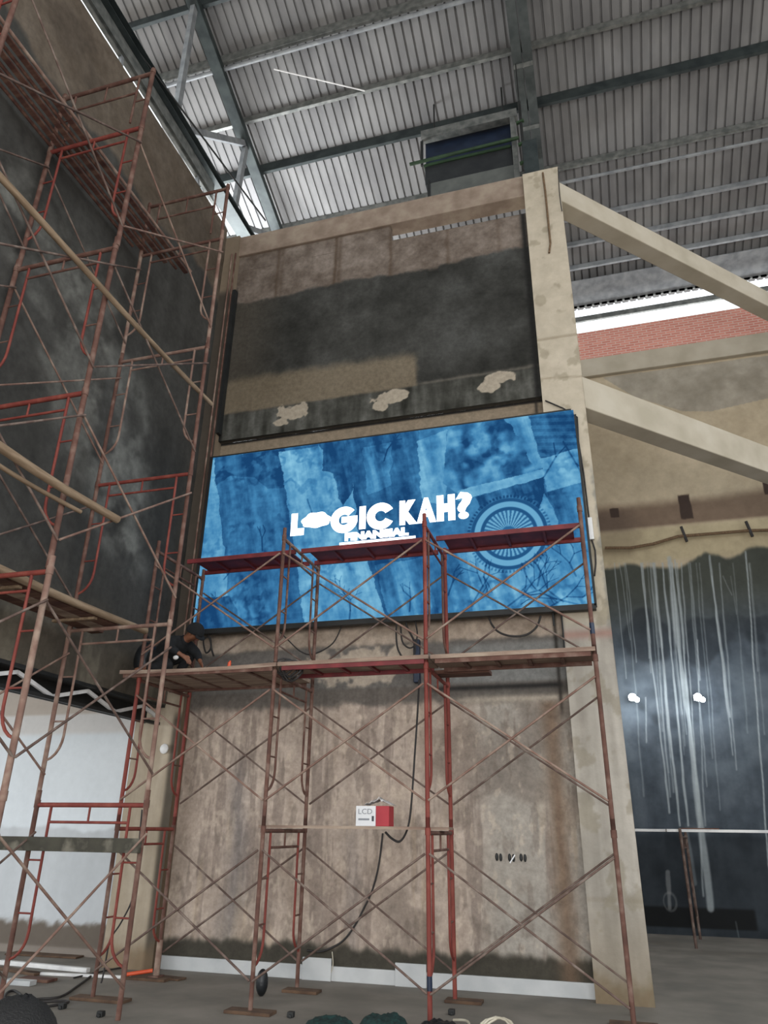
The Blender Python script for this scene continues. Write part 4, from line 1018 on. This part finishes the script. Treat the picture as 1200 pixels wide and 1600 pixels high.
def hand_chains(key, wrist, d, side, curl, s=1.0):
    """palm plus five fingers; d forward dir, side = thumb side dir, curl = bend dir"""
    w_ = Vector(wrist); d = Vector(d).normalized(); sd = Vector(side).normalized(); cu = Vector(curl).normalized(); ch = []
    palm = w_+d*.05*s
    ch.append([(key, w_, .022*s), (key+'p', palm, .026*s)])
    for i, (o_, ln) in enumerate(((.027, .072), (.009, .082), (-.009, .076), (-.026, .060))):
        k0 = palm+sd*o_*s*.9+d*.025*s
        k1 = k0+d*ln*.42*s+cu*.008*s; k2 = k1+(d*.7+cu*.7)*ln*.33*s; k3 = k2+(d*.2+cu)*ln*.28*s
        ch.append([(key+'p', palm, .026*s), (key+'a%d' % i, k0, .0105*s), (key+'b%d' % i, k1, .009*s), (key+'c%d' % i, k2, .008*s), (key+'d%d' % i, k3, .007*s)])
    t0 = w_+d*.03*s+sd*.03*s; t1 = t0+(d*.6+sd*.7)*.035*s; t2 = t1+(d*.8+cu*.5)*.03*s
    ch.append([(key+'p', palm, .026*s), (key+'t0', t0, .012*s), (key+'t1', t1, .010*s), (key+'t2', t2, .008*s)])
    return ch
def person(label, base, J, mats, cap=True, cat='person', mask=False):
    skin_m, shirt_m, trou_m, cap_m = mats
    t = thing('person', label, cat, base)
    hd = Vector(J['head']); fd = Vector(J['face']).normalized(); ne = Vector(J['neck']); upv = (hd-ne).normalized()
    sdv = fd.cross(upv).normalized(); upv = sdv.cross(fd).normalized()
    ch = [[('pel', J['pelvis'], .105), ('bel', Vector(J['pelvis']).lerp(Vector(J['chest']), .5), .10), ('che', J['chest'], .11), ('nk0', Vector(J['chest']).lerp(ne, .7), .075), ('nk', ne, .052), ('hd0', hd-upv*.06+fd*.01, .062), ('hd', hd+upv*.01, .085), ('hd2', hd+upv*.07-fd*.01, .062)]]
    ch.append([('hd0', hd, .06), ('chin', hd-upv*.085+fd*.05, .030)])
    for s in ('L', 'R'):
        sh, el, wr = J['sh'+s], J['el'+s], J['wr'+s]
        ch.append([('che', J['chest'], .11), ('sh'+s, sh, .05), ('ua'+s, Vector(sh).lerp(Vector(el), .5), .042), ('el'+s, el, .036), ('fa'+s, Vector(el).lerp(Vector(wr), .4), .040), ('wr'+s, wr, .024)])
        for c in hand_chains('wr'+s, wr, J['hd'+s], J['th'+s], J['cu'+s]): ch.append(c)
        hp, kn, an = J['hp'+s], J['kn'+s], J['an'+s]
        ch.append([('pel', J['pelvis'], .105), ('hp'+s, hp, .08), ('tl'+s, Vector(hp).lerp(Vector(kn), .5), .066), ('kn'+s, kn, .056), ('cf'+s, Vector(kn).lerp(Vector(an), .35), .056), ('an'+s, an, .036), ('ft'+s, J['to'+s], .034)])
    body = skinned('body', ch, skin_m, t)
    # face
    fc_ = MB(); nose = hd+fd*.098-upv*.015; fc_.ball(tuple(nose), .016, 8, 6)
    fc_.build('nose', skin_m, t)
    er = MB()
    for s in (1, -1): er.ball(tuple(hd+sdv*.082*s-upv*.01-fd*.01), .026, 8, 6, (.5, .8, 1))
    er.build('ears', skin_m, t)
    ey = MB()
    for s in (1, -1): ey.ball(tuple(hd+fd*.082+sdv*.032*s+upv*.012), .012, 8, 6)
    ey.build('eyes', m_black, t)
    mo = MB(); mo.bar(tuple(hd+fd*.088-upv*.05-sdv*.022), tuple(hd+fd*.088-upv*.05+sdv*.022), .008, .01); mo.build('mouth', mat('lips', (120,66,56)), t)
    # clothes
    sc_ = [[('che', J['chest'], .185), ('bel', Vector(J['pelvis']).lerp(Vector(J['chest']), .45), .165), ('pel', Vector(J['pelvis']), .165)],
           [('che', J['chest'], .185), ('nk0', Vector(J['chest']).lerp(ne, .75), .082), ('nk1', ne, .066)]]
    for s in ('L', 'R'):
        sh, el, wr = Vector(J['sh'+s]), Vector(J['el'+s]), Vector(J['wr'+s])
        sc_.append([('che', J['chest'], .185), ('sh'+s, sh, .098), ('ua'+s, sh.lerp(el, .5), .078), ('el'+s, el, .066)]+([('fa'+s, el.lerp(wr, .5), .05), ('cf'+s, el.lerp(wr, .8), .04)] if J.get('sleeve', True) else [('fa'+s, el.lerp(wr, .1), .05)]))
    skinned('shirt', sc_, shirt_m, t)
    tc_ = [[('w', Vector(J['pelvis']).lerp(Vector(J['chest']), .1), .138), ('pel', J['pelvis'], .142)]]
    for s in ('L', 'R'):
        hp, kn, an = Vector(J['hp'+s]), Vector(J['kn'+s]), Vector(J['an'+s])
        tc_.append([('pel', J['pelvis'], .142), ('hp'+s, hp, .108), ('tl'+s, hp.lerp(kn, .5), .094), ('kn'+s, kn, .075), ('cf'+s, kn.lerp(an, .4), .068), ('hm'+s, kn.lerp(an, .88), .056)])
    skinned('trousers', tc_, trou_m, t)
    for s in ('L', 'R'):
        an, to = Vector(J['an'+s]), Vector(J['to'+s]); d_ = (to-an); d_.z = 0; d_.normalize()
        fl = an.copy(); fl.z = J['floor']+.035
        skinned('shoe', [[('h', fl-d_*.04, .042), ('m', fl+d_*.07, .043), ('t', fl+d_*.17, .034)]], m_black, t)
    # hair or cap
    hb = MB(); n_ = 20; m_ = 10; vs = []; fs = []
    for i in range(m_+1):
        th = (math.pi*.60)*i/m_
        for j in range(n_):
            ph = 2*math.pi*j/n_; lv = 1.0 if cap else 1+.16*(vn(np.array(i*1.1), np.array(j*1.3), 5)-.35)
            low = .5*(1-math.cos(ph))   # 0 front .. 1 back
            th2 = th*(.70+.42*low)
            v = upv*math.cos(th2)*.118+(fd*math.cos(ph)*.112+sdv*math.sin(ph)*.102)*math.sin(th2)
            vs.append(hd+upv*.02-fd*.008+v*float(lv))
    for i in range(m_):
        for j in range(n_): fs.append((i*n_+j, (i+1)*n_+j, (i+1)*n_+(j+1) % n_, i*n_+(j+1) % n_))
    hb.add(vs, fs, True); o = hb.build('cap' if cap else 'hair', cap_m, t); s_ = o.modifiers.new('solid', 'SOLIDIFY'); s_.thickness = .012; s_.offset = -1
    if cap:
        br = MB(); vs = []; fs = []
        for i in range(3):
            for j in range(9):
                a_ = math.radians(-60+15*j); rr = .10+.028*i
                vs.append(hd+upv*(.045-.008*i)+(fd*math.cos(a_)+sdv*math.sin(a_))*(rr*(.9+.1*math.cos(a_))))
        for i in range(2):
            for j in range(8): fs.append((i*9+j, (i+1)*9+j, (i+1)*9+j+1, i*9+j+1))
        br.add(vs, fs, True); o = br.build('cap_brim', cap_m, t); s_ = o.modifiers.new('solid', 'SOLIDIFY'); s_.thickness = .006
    return t
ZP = 2*FH+.095; PX = -.10
V = Vector
J = dict(pelvis=(-5.52+PX, 8.50, ZP+.27), chest=(-5.27+PX, 8.44, ZP+.43), neck=(-5.09+PX, 8.42, ZP+.51), head=(-4.99+PX, 8.41, ZP+.57), face=(.62, .35, -.78),
         shL=(-5.19+PX, 8.62, ZP+.46), elL=(-5.06+PX, 8.66, ZP+.36), wrL=(-4.93+PX, 8.56, ZP+.20), hdL=(.5, -.3, -.6), thL=(.3, -.6, .3), cuL=(-.2, -.2, -1),
         shR=(-5.21+PX, 8.26, ZP+.43), elR=(-5.16+PX, 8.12, ZP+.33), wrR=(-4.98+PX, 8.16, ZP+.22), hdR=(.75, .25, -.5), thR=(.3, .6, .3), cuR=(0, .2, -1),
         hpL=(-5.53+PX, 8.61, ZP+.25), knL=(-5.13+PX, 8.72, ZP+.40), anL=(-5.38+PX, 8.70, ZP+.09), toL=(-5.22+PX, 8.70, ZP+.04),
         hpR=(-5.53+PX, 8.38, ZP+.25), knR=(-5.20+PX, 8.28, ZP+.12), anR=(-5.56+PX, 8.20, ZP+.08), toR=(-5.66+PX, 8.16, ZP+.05), floor=ZP, sleeve=True)
person('person in black clothes and black cap crouching on the left platform, leaning forward to work', (-5.45, 8.45, ZP), J, (m_skin, m_cloth, m_trouser, m_cloth))
gl = MB(); gl.ball((-5.10, 8.06, ZP+.17), .035, sc=(1.1, .7, .8)); o = gl.build('white_glove', m_glove); tag(o, 'small white glove hanging by the crouching person', 'glove')
o = MB().ball((-5.86, 8.55, ZP+.26), .25, 16, 10, (.62, .75, 1.05)).tube([(-5.86, 8.45, ZP+.5), (-5.80, 8.42, ZP+.56), (-5.76, 8.5, ZP+.45)], .018, 6).build('backpack', m_bag)
tag(o, 'round black backpack behind the crouching person', 'bag')

# person at the lower left corner: only the top of the black-haired head and a shoulder show
hx, hy = -1.60, 1.86
d_ = ray(38, 1608); d_ = d_/d_[1]
def at_d(px, py, dist): 
    d = ray(px, py); d = d/np.linalg.norm(d); return Vector((d[0]*dist, d[1]*dist, CAM_H+d[2]*dist))
hd_ = at_d(6, 1684, 2.25)
bx_, by_, bz_ = hd_
fd_ = V((-.3, .95, -.25)).normalized()
off = hd_
def R_(x, y, z): return V((bx_+x, by_+y, z))
zh = bz_
J2 = dict(pelvis=R_(0, -.10, zh-.62), chest=R_(0, -.06, zh-.36), neck=R_(0, -.02, zh-.13), head=R_(0, 0, zh), face=fd_,
          shL=R_(-.18, -.05, zh-.22), elL=R_(-.24, .05, zh-.48), wrL=R_(-.14, .25, zh-.55), hdL=(.3, .8, -.1), thL=(.5, 0, .5), cuL=(0, 0, -1),
          shR=R_(.18, -.05, zh-.22), elR=R_(.24, .05, zh-.48), wrR=R_(.12, .25, zh-.55), hdR=(-.3, .8, -.1), thR=(-.5, 0, .5), cuR=(0, 0, -1),
          hpL=R_(-.10, -.10, zh-.65), knL=R_(-.14, .18, zh-.98 if zh > 1.3 else zh-.8), anL=R_(-.12, -.05, .08), toL=R_(-.12, .10, .04),
          hpR=R_(.10, -.10, zh-.65), knR=R_(.14, .18, zh-.98 if zh > 1.3 else zh-.8), anR=R_(.12, -.05, .08), toR=R_(.12, .10, .04), floor=0.0)
person('person with short black hair at the bottom left corner, seen from behind', (bx_, by_, 0), J2, (m_skin, m_cloth, m_trouser, m_hair), cap=False)

# ================================================================== FLOOR THINGS
def heap(name, cx, cy, rx, ry, h, mt, seed, label, cat, n_=34, rough=.5):
    vs = []; fs = []
    A, B = np.meshgrid(np.linspace(-1, 1, n_), np.linspace(-1, 1, n_))
    X = cx+A*rx; Y = cy+B*ry
    e = np.clip(1-np.hypot(A, B)**5, 0, 1); Z = h*e*(.55+rough*fbm(A*3+5, B*3+5, 1.3, 4, seed))+.012*fbm(A*9, B*9, 2, 3, seed+1)+.004
    vs = list(zip(X.ravel(), Y.ravel(), Z.ravel()))
    for j in range(n_-1):
        for i in range(n_-1):
            k = j*n_+i
            if np.hypot(A[j, i], B[j, i]) < 1.02: fs.append((k, k+1, k+n_+1, k+n_))
    mb = MB(); mb.add(vs, fs, True); o = mb.build(name, mt); s_ = o.modifiers.new('solid', 'SOLIDIFY'); s_.thickness = .004
    tag(o, label, cat); return o
heap('net_heap', -2.64, 7.45, .27, .22, .13, m_tarp, 5, 'folded green net heap on the floor at the bottom centre, lower left part', 'netting')
heap('net_heap', -2.12, 7.42, .26, .25, .20, m_tarp, 6, 'dark green net heap on the floor at the bottom centre, taller right part', 'netting')
heap('plastic_sheet_heap', -1.62, 7.42, .24, .24, .18, m_bag, 7, 'crumpled black plastic heap beside the green netting', 'plastic sheet')
def coil(cx, cy, r_, n_, label, mt, seed):
    rr = random.Random(seed); pts_ = []
    for k in range(n_*14+1):
        a_ = k/14*2*math.pi; q = r_*(.85+.3*rr.random()*.5); pts_.append((cx+math.cos(a_)*q+.03*math.sin(a_*.37), cy+math.sin(a_)*q*.9, .016+.02*abs(math.sin(a_*1.3))+.004*k/14+.14*max(0, math.sin(a_))*.6))
    o = MB().tube(pts_, .011, 6).build('cable_coil', mt); tag(o, label, 'cable'); return o
coil(-1.18, 7.85, .17, 3, 'loose pale cable coil on the floor between the middle and right legs', m_wcable, 1)
cable('pale_cable', [(-1.66, 8.25, .02), (-1.5, 8.1, .05), (-1.42, 7.9, .02), (-1.3, 7.8, .03)], .012, m_wcable, 'pale cable end leading to the loose coil on the floor')
for px, py, lb in ((455, 1584, 'small black clamp on the floor left of the green netting'), (98, 1571, 'small black clamp on the floor at the left, left of the pair'), (158, 1583, 'small black clamp on the floor at the left, right of the pair'), (706, 1580, 'small black clamp on the floor right of the middle leg')):
    a = at(px, py, 2, .03); o = MB().box((a[0]-.035, a[1]-.03, 0), (a[0]+.03, a[1]+.03, .05)).box((a[0]-.01, a[1]-.05, .0), (a[0]+.02, a[1]+.05, .03)).build('scaffold_clamp', m_black, bevel=.008); tag(o, lb, 'clamp', 'black clamps on the floor')
fr_ = at(398, 1560, 2, 0)
o = MB().ball((fr_[0]+.02, fr_[1]+.12, .13), .12, 14, 10, (.55, .6, 1.1)).build('black_bag', m_bag); tag(o, 'small black plastic bag behind the foot of the front left-centre leg', 'bag')
# lower left clutter
for (x0, y0), (x1, y1), w_, h_, mt, nm, lb in (
    ((0, 1503), (138, 1516), .07, .05, m_wsteel, 'metal_channel', 'long white metal channel on the floor at the lower left, upper one'),
    ((40, 1520), (205, 1527), .05, .03, m_wsteel, 'metal_channel', 'thin pale metal channel on the floor at the lower left, lower one'),
    ((0, 1512), (60, 1522), .12, .03, m_wood, 'wood_scrap', 'brown board end on the floor at the left edge'),
    ((10, 1533), (52, 1536), .12, .05, m_tile, 'tile_stack', 'pale block lying beside the leftmost leg'),
    ((20, 1488), (130, 1494), .35, .02, m_wood, 'wood_scrap', 'flat brown board lying along the white hall wall'),
    ((35, 1528), (82, 1532), .18, .03, m_plankr, 'wood_scrap', 'reddish-brown broken board behind the leftmost leg'),
    ((215, 1522), (285, 1530), .16, .02, m_wood, 'wood_scrap', 'dark flat board lying beside the screw jack')):
    a = at(x0, y0, 2, h_/2+.002); b = at(x1, y1, 2, h_/2+.002)
    o = MB().bar((a[0], a[1], h_/2+.001), (b[0], b[1], h_/2+.001), w_, h_).build(nm, mt, bevel=.004); tag(o, lb, 'metal channel' if nm == 'metal_channel' else 'board' if nm == 'wood_scrap' else 'block')
cable('floor_cable', pa([(0,1568),(30,1566),(60,1561),(95,1557),(125,1538),(145,1523)], 2, .014), .013, m_cable, 'dark cable snaking over the floor at the lower left towards the scaffold')
cable('floor_cable', pa([(5,1566),(10,1552),(22,1548),(34,1556),(41,1566),(70,1565),(100,1564),(104,1567),(60,1575)], 2, .014), .013, m_cable, 'dark cable loop on the floor at the lower left corner')
cable('floor_cable', pa([(115,1528),(150,1520),(190,1512),(235,1508)], 2, .014), .010, m_cable, 'thin dark cable on the floor behind the lowest left frames')
